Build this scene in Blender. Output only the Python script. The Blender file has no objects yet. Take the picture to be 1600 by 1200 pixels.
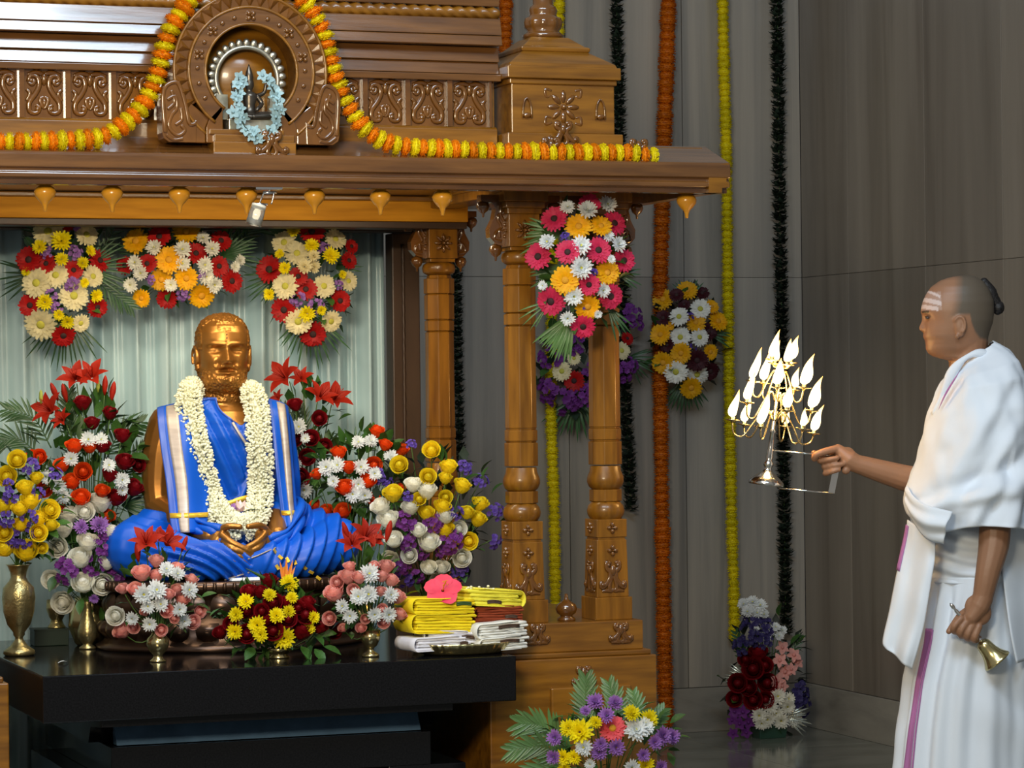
import bpy, bmesh, math, random
import numpy as np
from mathutils import Vector, Matrix, Quaternion, noise
from mathutils.bvhtree import BVHTree

random.seed(7)
scene = bpy.context.scene
COL = scene.collection
PI = math.pi

# ------------------------------------------------------------------ camera
FPX = 4600.0
CAM = Vector((0, 0, 1.37))
CAMROT = Matrix.Rotation(math.radians(-20), 3, 'Z') @ Matrix.Rotation(PI / 2 + 12 / FPX, 3, 'X') @ Matrix.Rotation(-0.011, 3, 'Z')
cd = bpy.data.cameras.new('camera')
cd.sensor_width = 36
cd.lens = 36 * FPX / 1600
cd.clip_end = 60
cam = bpy.data.objects.new('camera', cd)
cam.matrix_world = Matrix.Translation(CAM) @ CAMROT.to_4x4()
COL.objects.link(cam)
scene.camera = cam

# ------------------------------------------------------------------ world, room lights and added fills
w = bpy.data.worlds.new('hall_air')
scene.world = w
w.use_nodes = True
w.node_tree.nodes['Background'].inputs[0].default_value = (1.0, 0.97, 0.92, 1)
w.node_tree.nodes['Background'].inputs[1].default_value = 0.23
scene.view_settings.view_transform = 'Standard'
scene.view_settings.look = 'None'
scene.view_settings.gamma = 1
scene.view_settings.use_curve_mapping = False
scene.view_settings.exposure = 0.0

def area(name, loc, target, sx, sy, power, color):
    l = bpy.data.lights.new(name, 'AREA')
    l.shape = 'RECTANGLE'; l.size = sx; l.size_y = sy
    l.energy = power; l.color = color
    o = bpy.data.objects.new(name, l)
    o.location = loc
    o.rotation_euler = (Vector(target) - Vector(loc)).to_track_quat('-Z', 'Y').to_euler()
    COL.objects.link(o)
    return o
# ceiling fittings of the hall, in front of the shrine
area('ceiling_panel_light', (1.35, 5.3, 4.1), (1.9, 7.6, 1.2), 1.5, 0.7, 66, (0.78, 0.89, 1.0))
area('ceiling_panel_light', (2.6, 4.2, 4.3), (3.9, 7.4, 1.1), 1.2, 0.7, 58, (0.62, 0.82, 1.0))
area('added_warm_fill', (0.4, 3.6, 2.5), (2.3, 8.0, 1.3), 0.9, 0.6, 25, (1.0, 0.86, 0.62)).data.spread = math.radians(75)  # added warm fill without a fitting, for pendants, beam and columns
# unseen strip added under the canopy to light statue and curtain
area('added_canopy_fill', (2.05, 7.94, 1.955), (2.05, 8.12, 1.2), 1.35, 0.04, 9, (1.0, 0.84, 0.58))

# ------------------------------------------------------------------ geometry helpers
def ray(px, py):
    d = CAMROT @ Vector(((px - 800) / FPX, (600 - py) / FPX, -1))
    return d
def at(px, py, Y):
    d = ray(px, py); return CAM + d * (Y / d.y)
def atX(px, py, X):
    d = ray(px, py); return CAM + d * (X / d.x)
def atZ(px, py, Z):
    d = ray(px, py); return CAM + d * ((Z - CAM.z) / d.z)
def ppm(p):
    "pixels per metre at a world point"
    return FPX / -((CAMROT.transposed() @ (Vector(p) - CAM)).z)

class MB:
    def __init__(s):
        s.v = []; s.f = []; s.m = []; s.s = []
    def add(s, verts, faces, mi=0, smooth=True):
        b = len(s.v)
        s.v.extend([tuple(p) for p in verts])
        for f in faces:
            s.f.append([i + b for i in f]); s.m.append(mi); s.s.append(smooth)
        return s
    def box(s, x0, x1, y0, y1, z0, z1, mi=0):
        v = [(x, y, z) for z in (z0, z1) for y in (y0, y1) for x in (x0, x1)]
        return s.add(v, [(0, 2, 3, 1), (4, 5, 7, 6), (0, 1, 5, 4), (2, 6, 7, 3), (0, 4, 6, 2), (1, 3, 7, 5)], mi, False)
    def loft(s, rings, mi=0, smooth=True, cap=True, closed=True):
        n = len(rings[0]); v = [p for r in rings for p in r]; f = []
        for i in range(len(rings) - 1):
            for j in range(n if closed else n - 1):
                k = (j + 1) % n
                f.append((i * n + j, i * n + k, (i + 1) * n + k, (i + 1) * n + j))
        if cap and closed:
            f.append(tuple(range(n - 1, -1, -1)))
            f.append(tuple((len(rings) - 1) * n + j for j in range(n)))
        return s.add(v, f, mi, smooth)
    def grid(s, rows, mi=0, smooth=True):
        return s.loft(rows, mi, smooth, False, False)
    def lathe(s, prof, n=24, c=(0, 0, 0), mi=0, rot=0.0, smooth=True, cap=True):
        rings = [[(c[0] + r * math.cos(rot + 2 * PI * j / n), c[1] + r * math.sin(rot + 2 * PI * j / n), c[2] + z) for j in range(n)] for r, z in prof]
        return s.loft(rings, mi, smooth, cap)
    def tube(s, pts, rad, n=6, mi=0, cap=True, smooth=True, flat=1.0, up=None):
        pts = [Vector(p) for p in pts]
        if not hasattr(rad, '__len__'): rad = [rad] * len(pts)
        t0 = (pts[1] - pts[0]).normalized()
        ref = Vector(up) if up is not None else (Vector((0, 0, 1)) if abs(t0.z) < 0.9 else Vector((1, 0, 0)))
        a = t0.cross(ref).normalized(); rings = []
        for i, p in enumerate(pts):
            t = (pts[min(i + 1, len(pts) - 1)] - pts[max(i - 1, 0)]).normalized()
            a = (a - t * a.dot(t)).normalized(); b = t.cross(a)
            rings.append([p + a * (math.cos(2 * PI * j / n) * rad[i]) + b * (math.sin(2 * PI * j / n) * rad[i] * flat) for j in range(n)])
        return s.loft(rings, mi, smooth, cap)
    def ball(s, c, r, n=10, m=7, mi=0, R=None):
        if not hasattr(r, '__len__'): r = (r, r, r)
        rows = []
        for i in range(m + 1):
            th = -PI / 2 + PI * i / m
            rr = max(math.cos(th), 0.02)
            row = []
            for j in range(n):
                q = Vector((r[0] * rr * math.cos(2 * PI * j / n), r[1] * rr * math.sin(2 * PI * j / n), r[2] * math.sin(th)))
                if R is not None: q = R @ q
                row.append(q + Vector(c))
            rows.append(row)
        return s.loft(rows, mi)
    def prism_x(s, poly, x0, x1, mi=0, smooth=False):
        return s.loft([[(x0, y, z) for y, z in poly], [(x1, y, z) for y, z in poly]], mi, smooth)
    def prism_y(s, poly, y0, y1, mi=0, smooth=False):
        return s.loft([[(x, y0, z) for x, z in poly], [(x, y1, z) for x, z in poly]], mi, smooth)
    def mesh(s, name, mats):
        me = bpy.data.meshes.new(name)
        me.from_pydata(s.v, [], s.f)
        if not isinstance(mats, (list, tuple)): mats = [mats]
        for m in mats: me.materials.append(m)
        me.polygons.foreach_set('material_index', s.m)
        me.polygons.foreach_set('use_smooth', s.s)
        me.update()
        bm = bmesh.new(); bm.from_mesh(me); bmesh.ops.recalc_face_normals(bm, faces=bm.faces); bm.to_mesh(me); bm.free()
        return me

def link(name, me, parent=None, M=None):
    o = bpy.data.objects.new(name, me); COL.objects.link(o)
    if parent is not None: o.parent = parent
    if M is not None: o.matrix_basis = M
    return o
def tag(o, label=None, cat=None, group=None, kind=None):
    if label: o['label'] = label
    if cat: o['category'] = cat
    if group: o['group'] = group
    if kind: o['kind'] = kind
    return o
def thing(name, loc, label, cat, group=None, rotz=0.0):
    o = bpy.data.objects.new(name, None); COL.objects.link(o)
    o.empty_display_size = 0.05
    o.location = loc; o.rotation_euler = (0, 0, rotz)
    return tag(o, label, cat, group)
def wpart(parent, name, mb, mats):
    "child whose verts are given in world space, under an unrotated thing"
    L = parent.location if parent.parent is None else parent.location + parent.parent.location
    mb.v = [(a - L.x, b - L.y, c - L.z) for a, b, c in mb.v]
    return link(name, mb.mesh(name, mats), parent)
def bev(o, wd=0.003, seg=2):
    m = o.modifiers.new('bevel', 'BEVEL'); m.width = wd; m.segments = seg; m.limit_method = 'ANGLE'; m.angle_limit = 0.6
    m.harden_normals = False
    return o
def solid(o, t=0.004, off=0):
    m = o.modifiers.new('solid', 'SOLIDIFY'); m.thickness = t; m.offset = off
    return o
def subd(o, n=1):
    m = o.modifiers.new('sub', 'SUBSURF'); m.levels = n; m.render_levels = n
    return o
def lerp_tab(tab, x):
    "piecewise smooth interpolation of rows (x, a, b, ...)"
    t = np.array(tab, float)
    if t[0, 0] > t[-1, 0]: t = t[::-1]
    return [float(np.interp(x, t[:, 0], t[:, k])) for k in range(1, t.shape[1])]
def spline(pts, n):
    "Catmull-Rom through points"
    P = [Vector(p) for p in pts]; P = [P[0] * 2 - P[1]] + P + [P[-1] * 2 - P[-2]]
    out = []; segs = len(P) - 3
    for i in range(n + 1):
        u = i / n * segs; k = min(int(u), segs - 1); t = u - k
        a, b, c, d = P[k:k + 4]
        out.append(0.5 * ((2 * b) + (c - a) * t + (2 * a - 5 * b + 4 * c - d) * t * t + (3 * b - 3 * c + d - a) * t ** 3))
    return out

# ------------------------------------------------------------------ materials
def mat(name, col, rough=0.5, metal=0.0, var=0.12, vscale=6.0, stretch=(1, 1, 1), col2=None, coat=0.0, bump=0.0, bscale=60.0,
        emit=None, estr=0.0, rand=0.0, trans=0.0, spec=0.5, detail=4.0, sss=0.0, bstretch=None):
    m = bpy.data.materials.new(name); m.use_nodes = True
    nt = m.node_tree; N = nt.nodes; L = nt.links
    b = N['Principled BSDF']
    tc = N.new('ShaderNodeTexCoord'); mp = N.new('ShaderNodeMapping'); mp.inputs['Scale'].default_value = stretch
    L.new(tc.outputs['Object'], mp.inputs[0])
    nz = N.new('ShaderNodeTexNoise'); nz.inputs['Scale'].default_value = vscale; nz.inputs['Detail'].default_value = detail
    L.new(mp.outputs[0], nz.inputs['Vector'])
    cr = N.new('ShaderNodeValToRGB')
    c1 = tuple(c * (1 - var) for c in col); c2 = col2 or tuple(min(1, c * (1 + var)) for c in col)
    cr.color_ramp.elements[0].color = (*c1, 1); cr.color_ramp.elements[1].color = (*c2, 1)
    cr.color_ramp.elements[0].position = 0.32; cr.color_ramp.elements[1].position = 0.68
    L.new(nz.outputs['Fac'], cr.inputs[0])
    out = cr.outputs[0]
    if rand:
        oi = N.new('ShaderNodeObjectInfo'); hs = N.new('ShaderNodeHueSaturation')
        mr = N.new('ShaderNodeMapRange'); mr.inputs['To Min'].default_value = 1 - rand; mr.inputs['To Max'].default_value = 1 + rand
        L.new(oi.outputs['Random'], mr.inputs['Value']); L.new(mr.outputs[0], hs.inputs['Value'])
        L.new(out, hs.inputs['Color']); out = hs.outputs[0]
    L.new(out, b.inputs['Base Color'])
    b.inputs['Roughness'].default_value = rough; b.inputs['Metallic'].default_value = metal
    b.inputs['Coat Weight'].default_value = coat; b.inputs['Coat Roughness'].default_value = 0.12
    b.inputs['Specular IOR Level'].default_value = spec
    if trans: b.inputs['Transmission Weight'].default_value = trans
    if sss:
        b.inputs['Subsurface Weight'].default_value = sss; b.inputs['Subsurface Radius'].default_value = (0.012, 0.005, 0.003)
    if emit:
        b.inputs['Emission Color'].default_value = (*emit, 1); b.inputs['Emission Strength'].default_value = estr
    if bump:
        nb = N.new('ShaderNodeTexNoise'); nb.inputs['Scale'].default_value = bscale; nb.inputs['Detail'].default_value = 3
        mp2 = N.new('ShaderNodeMapping'); mp2.inputs['Scale'].default_value = bstretch or stretch
        L.new(tc.outputs['Object'], mp2.inputs[0]); L.new(mp2.outputs[0], nb.inputs['Vector'])
        bp = N.new('ShaderNodeBump'); bp.inputs['Strength'].default_value = bump; bp.inputs['Distance'].default_value = 0.004
        L.new(nb.outputs['Fac'], bp.inputs['Height']); L.new(bp.outputs[0], b.inputs['Normal'])
    return m

WOODC = (0.155, 0.058, 0.0040); WOODC2 = (0.262, 0.106, 0.008)
M_wood_x = mat('polished teak, grain along', WOODC, 0.34, 0, vscale=5, stretch=(1, 9, 9), col2=WOODC2, coat=0.35, bump=0.10, bscale=14, detail=8, bstretch=(0.6, 6, 6))
M_wood_z = mat('polished teak, grain upright', WOODC, 0.34, 0, vscale=5, stretch=(9, 9, 1), col2=WOODC2, coat=0.25, bump=0.06, bscale=14, detail=8, bstretch=(6, 6, 0.6), spec=0.35)
M_wood_g = mat('high gloss teak, grain along', (0.105, 0.040, 0.009), 0.26, 0, vscale=5, stretch=(1, 9, 9), col2=(0.165, 0.066, 0.014), coat=1.0, bump=0.22, bscale=16, detail=8, bstretch=(0.5, 5, 5))
M_carve = mat('carved teak', (0.115, 0.042, 0.007), 0.20, 0, vscale=14, col2=(0.18, 0.068, 0.011), coat=1.0)
M_pend = mat('varnished light teak', (0.62, 0.25, 0.012), 0.28, 0, vscale=9, col2=(0.74, 0.33, 0.02), coat=0.5)  # albedo raised to make up for weak front light on the pendants
M_beam = mat('oiled light teak', (0.50, 0.20, 0.010), 0.6, 0, vscale=5, stretch=(1, 9, 9), col2=(0.62, 0.27, 0.016), spec=0.15)  # warm light on the rear beam is put into this brighter colour
M_darkwood = mat('dark frame wood', (0.045, 0.022, 0.012), 0.45, vscale=8, stretch=(6, 6, 1))
M_granite = mat('black granite', (0.005, 0.005, 0.006), 0.12, var=0.4, vscale=220, coat=0.0, detail=2, spec=0.28)
M_granite_edge = mat('honed black granite', (0.009, 0.009, 0.011), 0.35, var=0.4, vscale=220, detail=2)
M_bronze = mat('gilded bronze', (0.37, 0.160, 0.032), 0.34, 0.70, vscale=5, var=0.10)
M_bronze_hair = M_bronze
M_lotus = mat('dark bronze pedestal', (0.075, 0.042, 0.027), 0.28, 0.75, vscale=9, var=0.25)
M_brass = mat('engraved brass', (0.36, 0.29, 0.13), 0.30, 0.9, vscale=30, var=0.22, bump=0.35, bscale=130)
M_brass2 = mat('bright brass', (0.58, 0.49, 0.24), 0.22, 0.95, vscale=12, var=0.12)
M_silver = mat('silver', (0.72, 0.70, 0.66), 0.16, 1.0, vscale=12, var=0.06)
M_chrome = mat('brushed steel', (0.62, 0.62, 0.62), 0.2, 1.0, vscale=20, var=0.06)
M_gold_cloth = mat('gold brocade', (0.85, 0.55, 0.05), 0.32, 0.45, vscale=60, var=0.15)
M_zari = mat('faded zari border', (0.44, 0.38, 0.35), 0.42, 0.25, vscale=16, var=0.16, stretch=(1, 1, 6))
M_blue = mat('blue silk', (0.002, 0.085, 0.55), 0.40, 0, vscale=4, var=0.08, spec=0.35, bump=0.08, bscale=40)
M_blue_edge = mat('paler blue selvedge', (0.035, 0.10, 0.50), 0.4, vscale=4, var=0.06)
M_white_cotton = mat('white cotton', (0.76, 0.82, 0.90), 0.85, vscale=3, var=0.025, bump=0.12, bscale=35)
M_purple_band = mat('mauve woven border', (0.45, 0.17, 0.40), 0.8, vscale=6, var=0.06)

def marble(name, c1, c2, c3, sx, rough=0.28, along='z', scale=1.0, seed=0.0):
    m = bpy.data.materials.new(name); m.use_nodes = True
    nt = m.node_tree; N = nt.nodes; L = nt.links; b = N['Principled BSDF']
    geo = N.new('ShaderNodeNewGeometry'); oi = N.new('ShaderNodeObjectInfo')
    mp = N.new('ShaderNodeMapping'); mp.inputs['Scale'].default_value = sx; mp.inputs['Location'].default_value = (seed, seed, seed)
    L.new(geo.outputs['Position'], mp.inputs[0])
    n1 = N.new('ShaderNodeTexNoise'); n1.inputs['Scale'].default_value = 3.2 * scale; n1.inputs['Detail'].default_value = 7; n1.inputs['Roughness'].default_value = 0.6; n1.inputs['Distortion'].default_value = 0.5
    L.new(mp.outputs[0], n1.inputs['Vector'])
    cr = N.new('ShaderNodeValToRGB'); e = cr.color_ramp.elements
    e[0].color = (*c1, 1); e[0].position = 0.33; e[1].color = (*c3, 1); e[1].position = 0.70
    x = e.new(0.5); x.color = (*c2, 1)
    L.new(n1.outputs['Fac'], cr.inputs[0])
    hs = N.new('ShaderNodeHueSaturation'); mr = N.new('ShaderNodeMapRange')
    mr.inputs['To Min'].default_value = 0.88; mr.inputs['To Max'].default_value = 1.12
    L.new(oi.outputs['Random'], mr.inputs[0]); L.new(mr.outputs[0], hs.inputs['Value']); L.new(cr.outputs[0], hs.inputs['Color'])
    L.new(hs.outputs[0], b.inputs['Base Color']); b.inputs['Roughness'].default_value = rough
    return m
M_marble = marble('veined grey marble', (0.165, 0.158, 0.145), (0.268, 0.246, 0.214), (0.345, 0.310, 0.262), (3.0, 3.0, 0.10))
M_marble_side = marble('veined brown marble', (0.160, 0.135, 0.108), (0.215, 0.186, 0.152), (0.255, 0.222, 0.182), (2.0, 2.0, 0.12), seed=4)
M_dado = marble('grey skirting marble', (0.17, 0.16, 0.14), (0.25, 0.235, 0.205), (0.32, 0.30, 0.26), (0.6, 0.6, 2.5))
M_tile = marble('greenish floor marble', (0.14, 0.15, 0.125), (0.21, 0.22, 0.19), (0.27, 0.275, 0.24), (0.8, 2.0, 1), rough=0.12)
M_joint = mat('joint mortar', (0.11, 0.10, 0.09), 0.8)

# ------------------------------------------------------------------ the hall
WALL_Y, SIDE_X = 10.83, 5.20
o = tag(link('wall_back', MB().box(-1.5, SIDE_X + 0.2, WALL_Y + 0.014, WALL_Y + 0.2, -0.02, 4.2).mesh('wall_back', M_joint)), kind='structure')
wb = o
x = SIDE_X; k = 0
widths = [0.52, 0.50, 0.46, 0.62, 0.50, 0.56, 0.48, 0.60, 0.52]
while x > 1.6:
    wd = widths[k % len(widths)]; k += 1
    for z0, z1 in ((0.178, 1.8193), (1.8207, 3.46)):
        p = link('marble_panel', MB().box(x - wd + 0.0015, x - 0.0015, WALL_Y, WALL_Y + 0.02, z0, z1).mesh('marble_panel', M_marble), wb); bev(p, 0.001, 1)
    x -= wd
o = tag(link('wall_right', MB().box(SIDE_X + 0.014, SIDE_X + 0.2, 4.0, WALL_Y + 0.2, -0.02, 4.2).mesh('wall_right', M_joint)), kind='structure')
wr = o
y = WALL_Y; k = 0
while y > 5.0:
    wd = [0.42, 0.64, 0.58, 0.62, 0.6][k % 5]; k += 1
    for z0, z1 in ((0.178, 1.8193), (1.8207, 3.46)):
        p = link('marble_panel', MB().box(SIDE_X, SIDE_X + 0.02, y - wd + 0.0015, y - 0.0015, z0, z1).mesh('marble_panel', M_marble_side), wr); bev(p, 0.001, 1)
    y -= wd
tag(bev(link('baseboard_back', MB().box(-1.5, SIDE_X, WALL_Y - 0.008, WALL_Y + 0.02, 0, 0.176).mesh('baseboard_back', M_dado)), 0.002), kind='structure')
tag(bev(link('baseboard_right', MB().box(SIDE_X - 0.008, SIDE_X + 0.02, 4.0, WALL_Y - 0.008, 0, 0.176).mesh('baseboard_right', M_dado)), 0.002), kind='structure')
fl = tag(link('floor', MB().box(-3, SIDE_X + 0.2, -1, WALL_Y + 0.2, -0.15, -0.006).mesh('floor', M_tile)), kind='structure')
for i in range(6):
    for j in range(8):
        x1 = SIDE_X - 0.62 * i; y1 = WALL_Y - 0.62 * j
        bev(link('floor_tile', MB().box(x1 - 0.618, x1, y1 - 0.618, y1, -0.006, 0.0).mesh('floor_tile', M_tile), fl), 0.0008, 1)
# ------------------------------------------------------------------ the wooden shrine
CX = 2.05
SH = thing('wooden_shrine', (CX, 8.2, 0), 'carved polished teak shrine canopy on turned columns around the statue', 'shrine')
X0, X1 = 2 * CX - 3.363, 3.363
def spart(name, mb, m, bevel=0.003):
    o = wpart(SH, name, mb, m)
    if bevel: bev(o, bevel)
    return o
def sub(parent, name, mb, m, bevel=0):
    "sub-part; verts in world space, parent is an unrotated part of the shrine with its origin at the thing"
    L = SH.location
    mb.v = [(a - L.x, b - L.y, c - L.z) for a, b, c in mb.v]
    o = link(name, mb.mesh(name, m), parent)
    if bevel: bev(o, bevel)
    return o

# cornice: fascia with mouldings, sloping eave above, soffit behind
prof = [(7.62, 2.056), (7.455, 1.997), (7.45, 1.988), (7.45, 1.956), (7.462, 1.953), (7.462, 1.945), (7.454, 1.942), (7.454, 1.930), (7.476, 1.927), (7.476, 1.914), (7.515, 1.914), (7.515, 1.962), (7.62, 1.962)]
corn = spart('cornice', MB().prism_x(prof, X0, X1), M_wood_g, 0.002)
for s in (0, 1):   # right and left returns of the cornice
    pr = [((X1 - (y - 7.45)) if s else (X0 + (y - 7.45)), z) for y, z in prof[1:-1]] + [((X1 - 0.17) if s else (X0 + 0.17), 1.962)]
    sub(corn, 'cornice_return', MB().prism_y(pr, 7.452, 9.05), M_wood_x)
mb = MB().box(X0 + 0.05, X1 - 0.05, 7.50, 9.0, 1.962, 1.985)
sub(corn, 'soffit_board', mb, M_wood_x)
sub(corn, 'roof_board', MB().box(X0 + 0.02, X1 - 0.02, 7.60, 9.05, 1.986, 2.05), M_wood_x)

# beams on the columns
def beam(nm, x0, x1, y0, y1, z0, z1): return spart(nm, MB().box(x0, x1, y0, y1, z0, z1), M_wood_x if x1 - x0 > y1 - y0 else M_wood_z, 0.004)
beam('rear_beam', X0 + 0.1, 2.93, 8.40, 8.48, 1.945, 1.96)
b2 = spart('rear_beam', MB().box(X0 + 0.1, 2.93, 8.42, 8.50, 1.885, 1.95), M_beam, 0.004)
b3 = spart('rear_beam', MB().box(X0 + 0.1, 2.93, 8.43, 8.52, 1.865, 1.886), M_darkwood, 0.003)
for xx in (2.81, 3.065):
    beam('side_beam', xx, xx + 0.09, 7.80, 8.52, 1.925, 1.965)
    beam('side_beam', xx - 0.01, xx + 0.10, 7.80, 8.52, 1.95, 1.967)

# pendants under the cornice
pm = MB().lathe([(0.014, 0.0), (0.020, -0.004), (0.015, -0.008), (0.015, -0.012), (0.024, -0.018), (0.0285, -0.028), (0.0265, -0.038), (0.018, -0.049), (0.009, -0.058), (0.006, -0.066), (0.0045, -0.078), (0.001, -0.079)], 20).mesh('pendant', M_pend)
pend = [(at(px, 0, 7.545).x) for px in (-38, 67, 172, 277, 382, 488, 591, 688)]
for X in pend:
    link('pendant', pm, SH, Matrix.Translation((X - SH.location.x, 7.545 - SH.location.y, 1.927)))
link('pendant', pm, SH, Matrix.Translation((3.27 - SH.location.x, 7.545 - SH.location.y, 1.927)))

# ---- relief motifs (local x right, z up, y = 0 is the panel face and relief stands out to -y)
def relief(m, pts, r, n=6, flat=0.55, npt=14):
    P = spline([(x, -r * 0.25, z) for x, z in pts], npt)
    m.tube(P, [r * (0.55 + 0.45 * math.sin(PI * (0.15 + 0.8 * i / npt))) for i in range(npt + 1)], n, flat=flat, up=(0, 1, 0))
def blob(m, x, z, rx, rz, ry, ang=0):
    R = Matrix.Rotation(ang, 3, 'Y')
    m.ball((x, 0, z), (rx, ry, rz), 8, 5, R=R)
def scroll_mesh(w_, h_):
    m = MB()
    for s in (-1, 1):
        f = lambda L: [(s * x * w_, z * h_) for x, z in L]
        relief(m, f([(0.40, 0.26), (0.34, 0.40), (0.18, 0.38), (0.12, 0.20), (0.22, 0.0), (0.38, -0.20), (0.36, -0.40), (0.18, -0.42), (0.12, -0.30), (0.22, -0.24)]), 0.0075, npt=26)
        relief(m, f([(0.40, 0.26), (0.30, 0.20), (0.24, 0.28), (0.32, 0.31)]), 0.0055)
        relief(m, f([(0.02, 0.44), (0.20, 0.47), (0.42, 0.42)]), 0.007)
        relief(m, f([(0.0, -0.06), (0.10, -0.12), (0.06, -0.26), (0.0, -0.33)]), 0.0055)
        relief(m, f([(0.44, 0.10), (0.36, 0.0), (0.45, -0.16)]), 0.006)
        blob(m, s * 0.17 * w_, -0.34 * h_, 0.008, 0.008, 0.008)
        blob(m, s * 0.33 * w_, 0.29 * h_, 0.007, 0.007, 0.007)
    blob(m, 0, 0.34 * h_, 0.008, 0.02, 0.008); blob(m, 0, -0.2 * h_, 0.006, 0.014, 0.006)
    return m.mesh('scroll_carving', M_carve)
scroll = scroll_mesh(0.104, 0.118)
def lotus_mesh(w_, n=8, name='flower_carving'):
    m = MB()
    for k in range(n):
        a = 2 * PI * k / n
        R = Matrix.Rotation(-a, 3, 'Y')
        c = R @ Vector(((0.29 if n > 4 else 0.25) * w_, 0, 0))
        m.ball((c.x, -0.001, c.z), (0.21 * w_, 0.008, (0.085 if n > 4 else 0.17) * w_), 8, 5, R=R)
    m.ball((0, -0.003, 0), (0.09 * w_, 0.012, 0.09 * w_), 10, 6)
    return m.mesh(name, M_carve)
boss = lotus_mesh(0.06, 8)
def anth_mesh(w_, h_):
    m = MB()
    for s in (-1, 1):
        f = lambda L: [(s * x * w_, z * h_) for x, z in L]
        relief(m, f([(0.10, 0.95), (0.26, 1.0), (0.26, 0.80), (0.12, 0.68), (0.14, 0.45), (0.34, 0.22), (0.50, 0.16), (0.52, 0.34), (0.42, 0.30)]), 0.0075, npt=22)
        relief(m, f([(0.0, 0.62), (0.10, 0.40), (0.16, 0.14), (0.05, 0.05), (0.0, 0.12)]), 0.0065)
        relief(m, f([(0.05, 0.02), (0.25, 0.06), (0.48, 0.03)]), 0.006)
        blob(m, s * 0.2 * w_, 0.9 * h_, 0.006, 0.006, 0.009)
        blob(m, s * 0.44 * w_, 0.25 * h_, 0.008, 0.008, 0.010)
    blob(m, 0, 0.72 * h_, 0.010, 0.018, 0.010)
    return m.mesh('palmette', M_carve)
palm_small = anth_mesh(0.062, 0.052)
palm_tall = anth_mesh(0.070, 0.085)

# ---- frieze with carved panels, left and right of the arch
FY = 7.62
def fr_x(px): return at(px, 150, FY).x
base = spart('frieze', MB().prism_x([(FY + 0.012, 2.050), (FY - 0.012, 2.050), (FY - 0.012, 2.090), (FY - 0.004, 2.097), (FY + 0.012, 2.098), (FY + 0.012, 2.222), (FY + 0.1, 2.222), (FY + 0.1, 2.05)], X0 + 0.30, 2.735), M_wood_x, 0.002)
ctrs = [1.2445, 1.3655, 1.4865, 1.6075, 1.7285, 1.8495, 2.298, 2.419, 2.540, 2.661]
for c in ctrs:
    mb = MB().box(c - 0.0605, c - 0.0535, FY - 0.006, FY + 0.02, 2.097, 2.224).box(c + 0.0535, c + 0.0605, FY - 0.006, FY + 0.02, 2.097, 2.224).box(c - 0.06, c + 0.06, FY + 0.008, FY + 0.02, 2.098, 2.224)
    p = spart('carved_panel', mb, M_carve, 0)
    link('scroll_carving', scroll, p, Matrix.Translation((c - SH.location.x, FY + 0.008 - SH.location.y, 2.160)))
# stepped roof boards
def board(pr, nm='roof_moulding'): return spart(nm, MB().prism_x(pr, X0 + 0.30, 2.745), M_wood_g, 0.002)
board([(FY - 0.018, 2.222), (FY - 0.020, 2.240), (FY + 0.1, 2.243), (FY + 0.1, 2.222)])
board([(FY - 0.004, 2.243), (FY + 0.004, 2.276), (FY + 0.1, 2.276), (FY + 0.1, 2.243)])
board([(FY - 0.006, 2.276), (FY + 0.0045, 2.318), (FY + 0.1, 2.318), (FY + 0.1, 2.276)])
board([(FY - 0.034, 2.319), (FY - 0.0275, 2.346), (FY + 0.1, 2.346), (FY + 0.1, 2.319)])
board([(FY - 0.030, 2.347), (FY - 0.018, 2.394), (FY + 0.1, 2.394), (FY + 0.1, 2.347)])
mb = MB()
npt = 200; P = [(X0 + 0.3 + (2.745 - X0 - 0.3) * i / npt, FY + 0.004, 2.410) for i in range(npt + 1)]
rings = []
for i, p in enumerate(P):
    tw = i * 0.55
    rings.append([(p[0], p[1] + (0.017 + 0.0035 * math.cos(3 * (a - tw))) * math.cos(a), p[2] + (0.017 + 0.0035 * math.cos(3 * (a - tw))) * math.sin(a)) for a in [2 * PI * j / 12 for j in range(12)]])
mb.loft(rings)
spart('rope_moulding', mb, M_wood_x, 0)
board([(FY - 0.01, 2.428), (FY - 0.02, 2.50), (FY + 0.1, 2.52), (FY + 0.1, 2.428)])

# ---- central horseshoe arch with niche
AC = at(391, 112, 7.50); AX, AZ = AC.x, AC.z; AY = 7.50
def arc_ring(r0, r1, y0, y1, a0, a1, n=48, legs=None):
    rings = []
    for i in range(n + 1):
        a = a0 + (a1 - a0) * i / n
        c, s = math.cos(a), math.sin(a)
        rings.append([(AX + r0 * c, y0, AZ + r0 * s), (AX + r1 * c, y0, AZ + r1 * s), (AX + r1 * c, y1, AZ + r1 * s), (AX + r0 * c, y1, AZ + r0 * s)])
    return MB().loft(rings, 0, False)
A0, A1 = math.radians(-54), math.radians(234)
arch = spart('arch', arc_ring(0.122, 0.168, AY - 0.012, AY + 0.10, A0, A1), M_wood_g, 0.003)
sub(arch, 'outer_band', arc_ring(0.168, 0.206, AY - 0.004, AY + 0.09, math.radians(-30), math.radians(210)), M_carve, 0.003)
for r in (0.1685, 0.2055, 0.124):
    mb = MB(); n = 60
    mb.tube([(AX + r * math.cos(A0 + (A1 - A0) * i / n), AY - 0.013 if r < 0.2 else AY - 0.005, AZ + r * math.sin(A0 + (A1 - A0) * i / n)) for i in range(n + 1)], 0.0042, 6)
    sub(arch, 'arch_moulding', mb, M_wood_x)
tooth = MB().add([(-0.017, 0, -0.016), (0.017, 0, -0.016), (0, 0, 0.018), (0, -0.012, -0.008)], [(0, 1, 3), (1, 2, 3), (2, 0, 3)], 0, False).mesh('leaf_carving', M_carve)
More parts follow.
